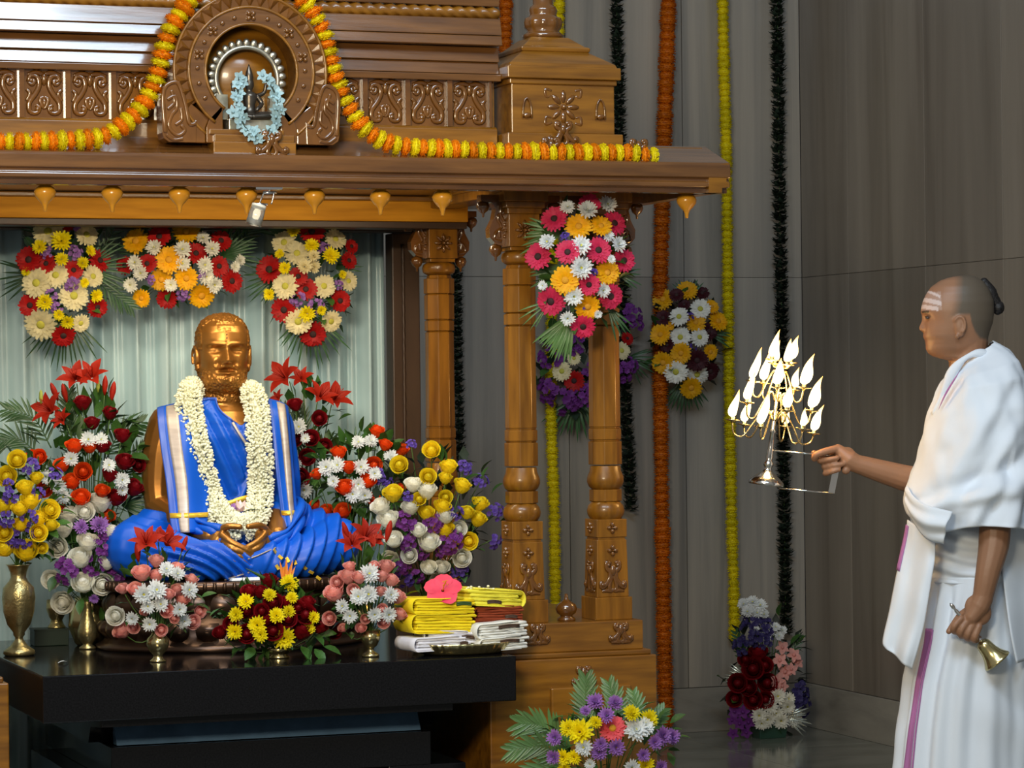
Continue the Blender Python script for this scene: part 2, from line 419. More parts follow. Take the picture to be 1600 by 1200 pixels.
for i in range(27):
    a = math.radians(-27) + math.radians(234) * i / 26
    M = Matrix.Translation((AX + 0.187 * math.cos(a) - SH.location.x, AY - 0.005 - SH.location.y, AZ + 0.187 * math.sin(a))) @ Matrix.Rotation(-(a - PI / 2) + PI, 4, 'Y')
    link('leaf_carving', tooth, arch, M)
small_boss = lotus_mesh(0.036, 4); dot = MB().lathe([(0.0062, -0.001), (0.0062, 0.003), (0.003, 0.005), (0.0005, 0.005)], 12).mesh('stud', M_carve)
for i, a in enumerate([-30, -14, 2, 16, 30, 45, 58, 72, 90, 108, 122, 135, 150, 164, 178, 194, 210]):
    r = math.radians(a)
    pos = (AX + 0.1455 * math.cos(r) - SH.location.x, AY - 0.0125 - SH.location.y, AZ + 0.1455 * math.sin(r))
    if a in (16, 45, 90, 135, 164): link('flower_carving', small_boss, arch, Matrix.Translation(pos) @ Matrix.Rotation(PI / 4, 4, 'Y'))
    else: link('stud', dot, arch, Matrix.Translation(pos) @ Matrix.Rotation(PI / 2, 4, 'X'))
# legs of the arch
for s in (-1, 1):
    mb = MB()
    q = lambda L: [(AX + s * x, AZ + z) for x, z in L]
    mb.prism_y(q([(0.082, -0.092), (0.113, -0.124), (0.123, -0.15), (0.123, -0.19), (0.078, -0.19), (0.078, -0.09)]), AY - 0.012, AY + 0.1)
    mb.prism_y(q([(0.113, -0.125), (0.165, -0.085), (0.185, -0.10), (0.16, -0.135), (0.158, -0.19), (0.124, -0.19), (0.124, -0.15)]), AY - 0.006, AY + 0.09)
    sub(arch, 'arch_foot', mb, M_carve, 0.003)
# side wings with scroll carving
for s in (-1, 1):
    L = [(0.150, -0.19), (0.222, -0.19), (0.236, -0.18), (0.240, -0.165), (0.238, -0.06), (0.226, -0.034), (0.206, -0.028), (0.190, -0.045), (0.176, -0.09), (0.170, -0.13), (0.160, -0.14), (0.148, -0.13)]
    mb = MB().prism_y([(AX + s * x, AZ + z) for x, z in L], AY - 0.010, AY + 0.05)
    for pts, r in (([(0.232, -0.165), (0.236, -0.06), (0.206, -0.033), (0.19, -0.05), (0.176, -0.1), (0.168, -0.14), (0.15, -0.14)], 0.006),
                   ([(0.226, -0.08), (0.205, -0.07), (0.20, -0.10), (0.215, -0.12), (0.222, -0.15), (0.20, -0.172), (0.18, -0.16), (0.19, -0.145)], 0.0055),
                   ([(0.215, -0.055), (0.207, -0.085), (0.225, -0.105)], 0.005), ([(0.185, -0.18), (0.21, -0.183), (0.23, -0.17)], 0.005), ([(0.19, -0.10), (0.188, -0.13), (0.205, -0.145)], 0.005)):
        P = spline([(AX + s * x, AY - 0.012, AZ + z) for x, z in pts], 22); mb.tube(P, r, 6, flat=0.6, up=(0, 1, 0))
    sub(arch, 'scroll_wing', mb, M_carve, 0.002)
# niche back, reveal and stepped sill
link('niche_back', MB().lathe([(0.128, 0.0), (0.128, 0.02), (0.0005, 0.02)], 40).mesh('niche_back', M_wood_x), arch, Matrix.Translation((AX - SH.location.x, AY + 0.088 - SH.location.y, AZ)) @ Matrix.Rotation(PI / 2, 4, 'X'))
sub(arch, 'niche_board', MB().box(AX - 0.10, AX + 0.10, AY + 0.058, AY + 0.078, AZ - 0.19, AZ - 0.05), M_wood_x)
mb = MB()
zb = AZ - 0.19
mb.box(AX - 0.108, AX + 0.115, AY - 0.028, AY + 0.06, zb - 0.03, zb + 0.003).box(AX - 0.104, AX + 0.112, AY - 0.024, AY + 0.06, zb + 0.003, zb + 0.022).box(AX - 0.115, AX + 0.085, AY - 0.018, AY + 0.06, zb + 0.022, zb + 0.036)
sub(arch, 'sill_block', mb, M_wood_x, 0.002)
NICHE_Z = zb + 0.036

# ---- corner turret with bulbous finial
TX0, TX1, TY0, TY1 = 2.752, 3.072, 7.555, 7.875
tcx, tcy = (TX0 + TX1) / 2, (TY0 + TY1) / 2
def sq(h, z): return [(tcx - h, tcy - h, z), (tcx + h, tcy - h, z), (tcx + h, tcy + h, z), (tcx - h, tcy + h, z)]
mb = MB()
mb.loft([sq(0.170, 1.99), sq(0.170, 2.078)], 0, False).loft([sq(0.152, 2.078), sq(0.152, 2.215)], 0, False)
mb.loft([sq(0.158, 2.213), sq(0.158, 2.228)], 0, False).loft([sq(0.167, 2.228), sq(0.167, 2.262)], 0, False)
mb.loft([sq(0.160, 2.262), sq(0.155, 2.272), sq(0.095, 2.312)], 0, False).loft([sq(0.100, 2.310), sq(0.103, 2.322), sq(0.095, 2.326)], 0, False).loft([sq(0.092, 2.326), sq(0.055, 2.356)], 0, False)
tur = spart('turret', mb, M_wood_x, 0.003)
rings = []
for r, z in [(0.056, 2.356), (0.060, 2.366), (0.050, 2.372), (0.045, 2.378), (0.052, 2.388), (0.054, 2.402), (0.050, 2.414), (0.040, 2.418), (0.038, 2.426), (0.041, 2.436), (0.036, 2.446), (0.028, 2.452), (0.030, 2.47), (0.018, 2.49), (0.006, 2.52)]:
    lob = 0.05 if 2.38 < z < 2.415 else 0.0
    rings.append([(tcx + r * (1 + lob * math.cos(10 * a)) * math.cos(a), tcy + r * (1 + lob * math.cos(10 * a)) * math.sin(a), z) for a in [2 * PI * j / 40 for j in range(40)]])
sub(tur, 'finial', MB().loft(rings), M_carve)
mb = MB().box(tcx - 0.055, tcx + 0.058, TY0 + 0.012, TY0 + 0.04, 2.092, 2.212)
pf = sub(tur, 'carved_square', mb, M_carve)
link('flower_carving', lotus_mesh(0.10, 8), tur, Matrix.Translation((tcx - SH.location.x, TY0 + 0.011 - SH.location.y, 2.152)))
for sx_ in (-1, 1):
    for sz in (-1, 1):
        m = MB(); relief(m, [(0.0, 0.0), (0.018 * sx_, 0.004 * sz), (0.016 * sx_, -0.016 * sz), (0.002 * sx_, -0.014 * sz)], 0.005)
        link('corner_scroll', m.mesh('corner_scroll', M_carve), tur, Matrix.Translation((tcx + 0.034 * sx_ - SH.location.x, TY0 + 0.010 - SH.location.y, 2.152 + 0.044 * sz)))
    m = MB()
    m.tube(spline([(-0.013, 0, -0.025), (-0.011, 0, 0.01), (0, 0, 0.03), (0.011, 0, 0.01), (0.013, 0, -0.025)], 14), 0.0025, 5); m.ball((0, 0, -0.018), (0.012, 0.005, 0.008), 8, 5)
    link('arch_carving', m.mesh('arch_carving', M_carve), tur, Matrix.Translation((tcx + 0.108 * sx_ - SH.location.x, TY0 + 0.003 - SH.location.y, 2.145)))

# palmettes standing on the eave
pal_big = anth_mesh(0.078, 0.062)
for px, py, Y in ((425, 243, 7.459), (861, 252, 7.47), (998, 254, 7.47), (880, 226, 7.525)):
    p = at(px, py, Y)
    link('palmette', pal_big, SH, Matrix.Translation((p.x - SH.location.x, Y - SH.location.y, p.z - 0.002)))

# ---- turned columns
def column(cx, cy, zoff=0.0, full=True):
    m = MB(); c = (cx, cy, zoff)
    S = math.sqrt(2)
    def sqr(h0, z0, h1, z1): m.lathe([(h0 * S, z0), (h1 * S, z1)], 4, c, 0, PI / 4, False)
    def octg(r0, z0, r1, z1): m.lathe([(r0 / math.cos(PI / 8), z0), (r1 / math.cos(PI / 8), z1)], 8, c, 0, PI / 8, False)
    sqr(0.056, 0.722, 0.056, 0.786)
    sqr(0.049, 0.786, 0.045, 0.948)
    sqr(0.046, 0.955, 0.046, 1.006)
    sqr(0.042, 0.947, 0.042, 0.957)
    m.lathe([(0.044, 1.005), (0.052, 1.018), (0.054, 1.030), (0.050, 1.044), (0.040, 1.056)], 24, c)
    octg(0.043, 1.056, 0.043, 1.090)
    m.lathe([(0.036, 1.088), (0.047, 1.097), (0.053, 1.112), (0.052, 1.125), (0.045, 1.142), (0.043, 1.157)], 24, c)
    octg(0.044, 1.160, 0.044, 1.226)
    octg(0.040, 1.226, 0.040, 1.231)
    octg(0.043, 1.231, 0.043, 1.262)
    octg(0.040, 1.262, 0.040, 1.267)
    octg(0.0415, 1.267, 0.0405, 1.553)
    octg(0.037, 1.553, 0.037, 1.557)
    octg(0.042, 1.557, 0.042, 1.588)
    octg(0.038, 1.588, 0.038, 1.592)
    octg(0.0425, 1.592, 0.0425, 1.666)
    octg(0.039, 1.666, 0.039, 1.670)
    octg(0.0435, 1.670, 0.0435, 1.716)
    octg(0.036, 1.716, 0.033, 1.727)
    m.lathe([(0.036, 1.727), (0.048, 1.734), (0.051, 1.746), (0.048, 1.758), (0.036, 1.766)], 24, c)
    col = spart('column', m, M_wood_z, 0.002)
    m = MB()
    for h0, z0, h1, z1 in ((0.040, 1.765, 0.040, 1.776), (0.046, 1.776, 0.046, 1.868), (0.051, 1.868, 0.051, 1.884), (0.058, 1.884, 0.058, 1.902), (0.066, 1.902, 0.066, 1.930)):
        m.lathe([(h0 * S, z0 + zoff), (h1 * S, z1 + zoff)], 4, (cx, cy, 0), 0, PI / 4, False)
    sub(col, 'capital', m, M_wood_z, 0.002)
    for dx, dy, rz in ((0, -0.0465, 0), (-0.0465, 0, -PI / 2)):
        T = Matrix.Translation((cx + dx - SH.location.x, cy + dy - SH.location.y, 1.822 + zoff)) @ Matrix.Rotation(rz, 4, 'Z')
        link('flower_carving', boss, col, T)
        T = Matrix.Translation((cx + dx * 1.03 - SH.location.x, cy + dy * 1.03 - SH.location.y, 0.800 + zoff)) @ Matrix.Rotation(rz, 4, 'Z')
        link('palmette', palm_tall, col, T)
        T = Matrix.Translation((cx + dx * 1.01 - SH.location.x, cy + dy * 1.01 - SH.location.y, 0.918 + zoff)) @ Matrix.Rotation(rz, 4, 'Z')
        link('flower_carving', small_boss, col, T)
        T = Matrix.Translation((cx + dx * 1.0 - SH.location.x, cy + dy * 1.0 - SH.location.y, 0.982 + zoff)) @ Matrix.Rotation(rz, 4, 'Z')
        link('flower_carving', small_boss, col, T)
    # scroll brackets left and right with turned drops
    for s in (-1, 1):
        m = MB()
        L = [(0.046, 0.150), (0.118, 0.150), (0.118, 0.132), (0.085, 0.128), (0.074, 0.110), (0.080, 0.082), (0.094, 0.055), (0.092, 0.030), (0.075, 0.012), (0.046, 0.004)]
        m.prism_y([(cx + s * x, 1.772 + zoff + z) for x, z in L], cy - 0.017, cy + 0.017)
        for pts in ([(0.052, 0.11), (0.07, 0.085), (0.058, 0.06), (0.075, 0.045), (0.08, 0.025), (0.058, 0.02)], [(0.05, 0.075), (0.062, 0.10), (0.055, 0.13)], [(0.052, 0.045), (0.066, 0.05), (0.064, 0.03)]):
            m.tube([(cx + s * q.x, cy - 0.018, 1.772 + zoff + q.z) for q in spline([(a, 0, b) for a, b in pts], 12)], 0.0045, 6)
        br = sub(col, 'bracket', m, M_carve, 0.002)
        dr = [(0.006, 0.0), (0.016, -0.006), (0.019, -0.016), (0.014, -0.028), (0.004, -0.036), (0.003, -0.046), (0.0005, -0.047)]
        sub(col, 'bracket_drop', MB().lathe(dr, 16, (cx + s * 0.106, cy, 1.906 + zoff)), M_carve)
        sub(col, 'bracket_drop', MB().lathe(dr, 16, (cx + s * 0.070, cy, 1.784 + zoff)), M_carve)
    return col
CB = (2.857, 7.78); CC = (3.111, 7.78); CA = (2.857, 8.49)
column(*CB); column(*CC); column(*CA); column(2 * CX - CB[0], CB[1])

# ---- podium under the right columns and its twin at the left
def podium(x0, x1, tagm):
    m = MB().box(x0, x1, 7.665, 8.62, 0.0, 0.625).box(x0 + 0.012 * tagm, x1 - 0.012, 7.675, 8.61, 0.625, 0.640)
    p = spart('podium', m, M_wood_x, 0.004)
    sub(p, 'plinth_board', MB().box(x0 + 0.03, x1 - 0.03, 7.69, 8.60, 0.640, 0.722), M_wood_x, 0.003)
    return p
pr = podium(2.715, 3.215, 0)
podium(2 * CX - 3.215, 2 * CX - 2.715, 1)
for px, py in ((840, 1006), (970, 1004)):
    p = at(px, py, 7.688)
    link('palmette', palm_small, pr, Matrix.Translation((p.x - SH.location.x, 7.688 - SH.location.y, p.z)))
p = at(912, 1072, 7.664)
link('palmette', palm_small, pr, Matrix.Translation((p.x - SH.location.x, 7.664 - SH.location.y, p.z)))
m = MB(); a = at(860, 1075, 7.66); b = at(985, 1150, 7.66)
m.box(a.x, b.x, 7.650, 7.67, b.z - 0.2, a.z)
pp = sub(pr, 'raised_panel', m, M_wood_x, 0.004)
p = at(888, 972, 7.74)
m = MB().lathe([(0.026, 0), (0.026, 0.008), (0.018, 0.012), (0.018, 0.016), (0.027, 0.022), (0.031, 0.034), (0.027, 0.046), (0.014, 0.055), (0.006, 0.062), (0.0045, 0.076), (0.001, 0.077)], 24, (p.x, 7.755, 0.722))
sub(pr, 'finial', m, M_carve)

# ---- curtain in its dark frame
a = at(612, 500, 8.70).x; b = at(655, 500, 8.70).x
fp = spart('curtain_post', MB().box(a, b, 8.69, 8.76, 0.0, 1.865), M_darkwood, 0.004)
sub(fp, 'beading', MB().tube([(a + 0.035, 8.688, 0.05 + i * 0.02) for i in range(90)], [0.004 + 0.002 * (i % 2) for i in range(90)], 6), M_darkwood)
spart('curtain_rail', MB().box(0.8, b, 8.68, 8.76, 1.868, 1.945), M_darkwood, 0.004)
M_curtain = mat('teal satin curtain', (0.30, 0.51, 0.60), 0.28, 0.0, vscale=3, var=0.10, stretch=(1, 1, 0.25), col2=(0.52, 0.69, 0.74), spec=0.8)
rows = []
nx = 420; cx0, cx1 = 0.80, a + 0.012
for iz in range(13):
    z = 0.02 + 1.87 * iz / 12
    row = []
    for i in range(nx + 1):
        x = cx0 + (cx1 - cx0) * i / nx
        ph = x * 2 * PI / 0.105 + 1.4 * math.sin(x * 9.0) + 0.25 * math.sin(z * 2.3 + x * 5)
        dy = 0.020 * math.sin(ph) + 0.006 * math.sin(2 * ph + 1.3) + 0.004 * math.sin(3.7 * ph + z * 1.2)
        row.append((x, 8.80 + dy, z))
    rows.append(row)
cu = link('curtain', MB().grid(rows).mesh('curtain', M_curtain))
tag(cu, 'pleated teal satin curtain hanging behind the bronze statue', 'curtain')
solid(cu, 0.002)

# ---- spot lamp clipped under the cornice
sp = thing('spot_lamp', at(412, 290, 7.50), 'small glass spot lamp on a steel bracket under the cornice', 'lamp')
L = sp.location
zc = 1.914
g = lambda px, py, Y=7.495: at(px, py, Y)
m = MB(); q = g(418, 293); m.box(q.x - 0.036, q.x + 0.036, 7.478, 7.512, zc - 0.006, zc)
wpart(sp, 'mount_plate', m, M_chrome)
m = MB(); m.tube([g(411, 301), g(432, 301)], 0.004, 10); m.tube([g(421, 295), g(421, 301)], 0.003, 8)
wpart(sp, 'hinge_bar', m, M_chrome)
for pxa, pxb in ((412, 405), (428, 424)):
    wpart(sp, 'arm', MB().tube(spline([g(pxa, 302), g((pxa + pxb) / 2 + 0.5, 309), g(pxb, 319)], 8), 0.0022, 6), M_chrome)
wpart(sp, 'clamp', MB().tube([g(397, 318), g(418, 320)], 0.0035, 8), M_chrome)
M_glass = mat('clear lamp glass', (0.8, 0.8, 0.76), 0.05, trans=0.85, var=0.02)
top = g(405, 320); bot = g(396, 351)
ax = (bot - top).normalized()
Rm = ax.to_track_quat('Z', 'Y').to_matrix().to_4x4()
ln = (bot - top).length
c = link('glass_shade', MB().lathe([(0.0195, 0.006), (0.0205, ln * 0.5), (0.0215, ln), (0.0195, ln), (0.0185, ln * 0.5), (0.0175, 0.01)], 28, cap=False).mesh('glass_shade', M_glass), sp, Matrix.Translation(top - L) @ Rm)
M_cer = mat('cream lamp cap', (0.75, 0.70, 0.58), 0.4, var=0.04)
link('cap', MB().lathe([(0.004, -0.002), (0.019, 0.0), (0.0195, 0.008), (0.012, 0.012), (0.002, 0.014)], 24).mesh('cap', M_cer), sp, Matrix.Translation(top - L) @ Rm)
link('bulb', MB().lathe([(0.007, 0.012), (0.010, 0.02), (0.010, 0.032), (0.001, 0.038)], 16).mesh('bulb', mat('lit bulb', (1, 0.9, 0.7), 0.3, emit=(1, 0.85, 0.6), estr=1.0)), sp, Matrix.Translation(top - L) @ Rm)
sl = bpy.data.lights.new('spot_lamp_beam', 'SPOT'); sl.energy = 9; sl.color = (1, 0.86, 0.62); sl.spot_size = math.radians(85); sl.spot_blend = 0.6; sl.shadow_soft_size = 0.02
so = bpy.data.objects.new('spot_lamp_beam', sl); COL.objects.link(so)
so.location = bot + ax * 0.012
so.rotation_euler = (Vector((2.12, 8.3, 1.15)) - so.location).to_track_quat('-Z', 'Y').to_euler()

# ---- black granite altar table
al = thing('altar_table', (2.085, 7.9, 0), 'black polished granite altar table holding the statue and flower vases', 'table')
bev(wpart(al, 'table_top', MB().box(1.442, 2.733, 7.50, 8.66, 0.532, 0.654), M_granite), 0.003)
m = MB()
m.prism_x([(7.53, 0.532), (7.53, 0.512), (7.67, 0.500), (7.70, 0.455), (8.5, 0.455), (8.5, 0.532)], 1.60, 2.56)
wpart(al, 'under_moulding', m, M_granite)
M_band = mat('painted blue grey reflection', (0.06, 0.11, 0.18), 0.25, var=0.2, vscale=12)  # bluish reflection on the altar base, painted as the band's own colour
wpart(al, 'reflection_band', MB().prism_x([(7.655, 0.500), (7.625, 0.452), (7.67, 0.452), (7.67, 0.500)], 1.66, 2.50), M_band)
bev(wpart(al, 'ledge', MB().box(1.64, 2.52, 7.60, 8.5, 0.36, 0.450), M_granite), 0.002)
bev(wpart(al, 'pier', MB().box(2.40, 2.62, 7.60, 8.4, 0.0, 0.36), M_granite), 0.002)
bev(wpart(al, 'pier', MB().box(1.58, 1.80, 7.64, 8.4, 0.0, 0.36), M_granite), 0.002)
wpart(al, 'back_panel', MB().box(1.8, 2.4, 7.80, 7.86, 0.0, 0.36), M_granite)
# ------------------------------------------------------------------ flowers
M_green = mat('leaf green', (0.035, 0.10, 0.018), 0.45, vscale=20, var=0.3, rand=0.3, spec=0.4)
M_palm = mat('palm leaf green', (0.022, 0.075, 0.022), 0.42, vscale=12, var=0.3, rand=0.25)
M_darkleaf = mat('dark garland leaf', (0.012, 0.024, 0.014), 0.55, vscale=16, var=0.35, rand=0.3)
M_stem = mat('stem green', (0.07, 0.15, 0.03), 0.5, vscale=16, var=0.2)
PC = {'white': (0.88, 0.87, 0.79), 'cream': (0.82, 0.74, 0.46), 'red': (0.48, 0.008, 0.008), 'darkred': (0.23, 0.004, 0.010), 'yellow': (0.88, 0.70, 0.02),
      'gold': (0.88, 0.47, 0.004), 'pink': (0.72, 0.035, 0.12), 'blush': (0.85, 0.41, 0.37), 'orange': (0.80, 0.085, 0.008), 'purple': (0.20, 0.04, 0.28),
      'lilac': (0.36, 0.17, 0.52), 'violet': (0.13, 0.07, 0.42), 'maroon': (0.06, 0.006, 0.012), 'lily': (0.46, 0.022, 0.008), 'snow': (0.82, 0.85, 0.86),
      'marigold': (0.88, 0.30, 0.004), 'marigold_wall': (0.66, 0.17, 0.004), 'lemon': (0.86, 0.74, 0.008), 'indigo': (0.05, 0.04, 0.16), 'paleblue': (0.42, 0.62, 0.68), 'coral': (0.80, 0.10, 0.12)}
PM = {k: mat('petal ' + k, c, 0.55, vscale=9, var=0.10, rand=0.10, spec=0.3) for k, c in PC.items()}
for m_ in PM.values():   # thin petals let light through
    nt = m_.node_tree; b_ = nt.nodes['Principled BSDF']; tr_ = nt.nodes.new('ShaderNodeBsdfTranslucent'); mx = nt.nodes.new('ShaderNodeMixShader'); mx.inputs[0].default_value = 0.36
    nt.links.new(b_.inputs['Base Color'].links[0].from_socket, tr_.inputs['Color'])
    nt.links.new(b_.outputs[0], mx.inputs[1]); nt.links.new(tr_.outputs[0], mx.inputs[2]); nt.links.new(mx.outputs[0], nt.nodes['Material Output'].inputs['Surface'])
M_ctr_dark = mat('dark flower eye', (0.03, 0.008, 0.008), 0.8, vscale=80, var=0.5)
M_ctr_lime = mat('lime flower eye', (0.45, 0.42, 0.05), 0.8, vscale=80, var=0.3)
M_ctr_gold = mat('golden flower eye', (0.62, 0.28, 0.01), 0.8, vscale=80, var=0.3)

def petal(m, ang, r0, ln, wd, elev, curl, seg=3, shape=(0.45, 1.0, 0.95, 0.35), cup=0.12, z0=0.0, jit=0.0):
    ca, sa = math.cos(ang), math.sin(ang)
    r, z, e = r0, z0, elev
    rows = []
    for i in range(seg + 1):
        t = i / seg
        wv = np.interp(t, np.linspace(0, 1, len(shape)), shape) * wd / 2
        zz = z + cup * wv
        rows.append([(r * ca - wv * sa, r * sa + wv * ca, zz), (r * ca, r * sa, z), (r * ca + wv * sa, r * sa - wv * ca, zz)])
        r += ln / seg * math.cos(e); z += ln / seg * math.sin(e); e += curl
    m.grid(rows)

def mk_gerbera(rg):
    m = MB()
    for n, ln, el, z in ((19, 0.40, 0.10, 0.0), (19, 0.36, 0.26, 0.015), (13, 0.20, 0.5, 0.03)):
        for k in range(n):
            petal(m, 2 * PI * (k + rg.random() * 0.35) / n + z * 9, 0.10, ln * rg.uniform(0.9, 1.05), 0.145 if ln > 0.3 else 0.09, el + rg.uniform(-0.12, 0.12), -0.10, 3, z0=z)
    return m
def mk_mum(rg):
    m = MB()
    for n, ln, el, z in ((17, 0.46, 0.05, 0.0), (16, 0.42, 0.35, 0.02), (13, 0.34, 0.72, 0.04), (8, 0.24, 1.1, 0.05)):
        for k in range(n):
            petal(m, 2 * PI * (k + rg.random() * 0.5) / n, 0.04, ln * rg.uniform(0.85, 1.05), 0.125, el + rg.uniform(-0.15, 0.15), 0.12, 3, (0.4, 0.9, 1.0, 0.3), 0.3, z)
    return m
def mk_rose(rg):
    m = MB()
    m.lathe([(0.02, -0.40), (0.20, -0.30), (0.28, -0.10), (0.25, 0.12), (0.17, 0.26), (0.08, 0.33), (0.01, 0.35)], 8)
    for ring, (n, R, H, close, curl) in enumerate(((2, 0.13, 0.78, 0.35, 0.0), (3, 0.22, 0.80, 0.30, 0.0), (3, 0.30, 0.80, 0.20, 0.02), (4, 0.37, 0.76, 0.08, 0.06), (5, 0.42, 0.66, 0.0, 0.11))):
        for k in range(n):
            a0 = 2 * PI * (k + ring * 0.37) / n + rg.uniform(-0.15, 0.15)
            span = 2 * PI / n * 0.80
            rows = []
            Hh = H * rg.uniform(0.92, 1.06)
            for i in range(6):
                t = i / 5
                rr = R * (0.42 + 0.62 * math.sin(min(t * 1.35, 1) * PI / 2)) * (1 - close * max(0, t - 0.5) / 0.5) + (curl * ((t - 0.7) / 0.3) if t > 0.7 else 0)
                row = []
                for j in range(6):
                    u = j / 5 * 2 - 1
                    wide = math.sqrt(max(0.05, 1 - (abs(t - 0.55) / 0.75) ** 2.2))
                    zz = t * Hh - (0.10 * u * u * t) - (0.035 if t == 1 and curl > 0.05 else 0)
                    rw = rr + 0.02 * u
                    row.append((rw * math.cos(a0 + u * span * wide), rw * math.sin(a0 + u * span * wide), zz - 0.42))
                rows.append(row)
            m.grid(rows)
    return m
def mk_lily(rg):
    m = MB()
    for k in range(6):
        petal(m, 2 * PI * k / 6 + 0.2, 0.03, 0.62 * (1 if k % 2 else 0.95), 0.30 if k % 2 else 0.22, 1.05, -0.26, 5, (0.35, 0.85, 1.0, 0.85, 0.5, 0.03), 0.25, -0.1)
    for k in range(6):
        a = 2 * PI * k / 6
        m.tube([(0.02 * math.cos(a), 0.02 * math.sin(a), 0), (0.07 * math.cos(a), 0.07 * math.sin(a), 0.25), (0.12 * math.cos(a), 0.12 * math.sin(a), 0.42)], [0.008, 0.007, 0.012], 4)
    return m
def mk_bud(rg):
    m = MB(); m.lathe([(0.03, -0.5), (0.10, -0.30), (0.15, -0.02), (0.14, 0.18), (0.08, 0.40), (0.01, 0.5)], 8)
    return m
def mk_statice(rg):
    m = MB()
    for k in range(17):
        th = rg.uniform(0, 2 * PI); r = 0.40 * math.sqrt(rg.random())
        c = Vector((r * math.cos(th), r * math.sin(th), 0.25 * (1 - (r / 0.42) ** 2) + rg.uniform(-0.06, 0.06)))
        q = Vector((c.x, c.y, 0.35)).to_track_quat('Z', 'Y').to_matrix()
        f = MB()
        for j in range(6): petal(f, 2 * PI * j / 6, 0.01, 0.13, 0.11, 0.5, -0.2, 2, (0.4, 1, 0.6), 0.2)
        m.add([q @ Vector(v) + c for v in f.v], f.f)
    return m
def mk_marigold(rg):
    "pompon strung along its z axis"
    m = MB()
    m.lathe([(0.08, -0.27), (0.30, -0.24), (0.42, -0.10), (0.44, 0.0), (0.42, 0.10), (0.30, 0.24), (0.08, 0.27)], 14)
    for lay, (n, r0, z, el, ln) in enumerate(((11, 0.24, -0.24, -0.9, 0.15), (15, 0.36, -0.15, -0.5, 0.14), (17, 0.41, -0.05, -0.15, 0.12), (17, 0.41, 0.05, 0.15, 0.12), (15, 0.36, 0.15, 0.5, 0.14), (11, 0.24, 0.24, 0.9, 0.15))):
        for k in range(n):
            petal(m, 2 * PI * (k + rg.random() * 0.6) / n + lay, r0, ln * rg.uniform(0.8, 1.15), 0.16, el + rg.uniform(-0.3, 0.3), rg.uniform(-0.4, 0.4), 2, (0.6, 1.0, 0.9), 0.5, z)
    return m
def mk_leafbunch(rg):
    m = MB()
    for k in range(13):
        petal(m, 2 * PI * (k + rg.random() * 0.8) / 13, 0.05, rg.uniform(0.40, 0.60), 0.34, rg.uniform(-0.5, 0.3), rg.uniform(-0.4, 0.1), 3, (0.3, 1, 0.8, 0.1), 0.3, rg.uniform(-0.15, 0.15))
    return m
def mk_orchid(rg):
    m = MB()
    for k in range(5): petal(m, 2 * PI * k / 5, 0.02, 0.42, 0.36 if k % 2 else 0.26, 0.2, -0.1, 3, (0.3, 1, 0.9, 0.2), 0.3)
    m.ball((0, 0, 0.08), (0.1, 0.12, 0.1), 6, 4)
    return m
MAKERS = {'gerbera': mk_gerbera, 'mum': mk_mum, 'rose': mk_rose, 'lily': mk_lily, 'bud': mk_bud, 'statice': mk_statice, 'marigold': mk_marigold, 'leafbunch': mk_leafbunch, 'orchid': mk_orchid}
PARTNAME = {'gerbera': 'gerbera', 'mum': 'chrysanthemum', 'rose': 'rose', 'lily': 'lily', 'bud': 'lily_bud', 'statice': 'statice', 'marigold': 'marigold', 'leafbunch': 'leaf_bunch', 'orchid': 'orchid'}
_fc = {}
def fmesh(kind, colr, var):
    key = (kind, colr, var)
    if key not in _fc:
        rg = random.Random(hash((kind, var)) % 1000 if False else (len(kind) * 17 + var * 5 + 3))
        m = MAKERS[kind](rg)
        mt = M_darkleaf if colr == 'leaf' else PM[colr]
        me = bpy.data.meshes.new(PARTNAME[kind])
        me.from_pydata(m.v, [], m.f); me.materials.append(mt); me.polygons.foreach_set('use_smooth', [True] * len(m.f)); me.update()
        _fc[key] = me
    return _fc[key]
_ctr = {}
def center_mesh(kind, colr):
    d = {'gerbera': {'white': M_ctr_lime, 'cream': M_ctr_lime, 'red': M_ctr_dark, 'pink': M_ctr_dark, 'gold': M_ctr_gold, 'maroon': M_ctr_dark, 'yellow': M_ctr_gold, 'lemon': M_ctr_gold, 'coral': M_ctr_gold}}
    mt = d.get(kind, {}).get(colr)
    if mt is None and kind == 'mum' and colr in ('white', 'snow'): mt = M_ctr_lime
    if mt is None: return None
    key = (kind, mt.name)
    if key not in _ctr:
        r = 0.125 if kind == 'gerbera' else 0.07
        _ctr[key] = MB().lathe([(r * 1.05, 0.0), (r, 0.05), (r * 0.6, 0.09), (0.003, 0.08)], 12).mesh('flower_center', mt)
    return _ctr[key]

def place_flower(par, kind, colr, pos, direction, size, spin=None):
    "pos, direction in world space; par an unrotated thing"
    sp_ = random.uniform(0, 2 * PI) if spin is None else spin
    q = Vector(direction).normalized().to_track_quat('Z', 'Y').to_matrix().to_4x4()
    M = Matrix.Translation(Vector(pos) - par.location) @ q @ Matrix.Rotation(sp_, 4, 'Z') @ Matrix.Diagonal((size, size, size, 1))
    o = link(PARTNAME[kind], fmesh(kind, colr, random.randrange(3)), par, M)
    cm = center_mesh(kind, colr)
    if cm: link('flower_center', cm, o)
    return o

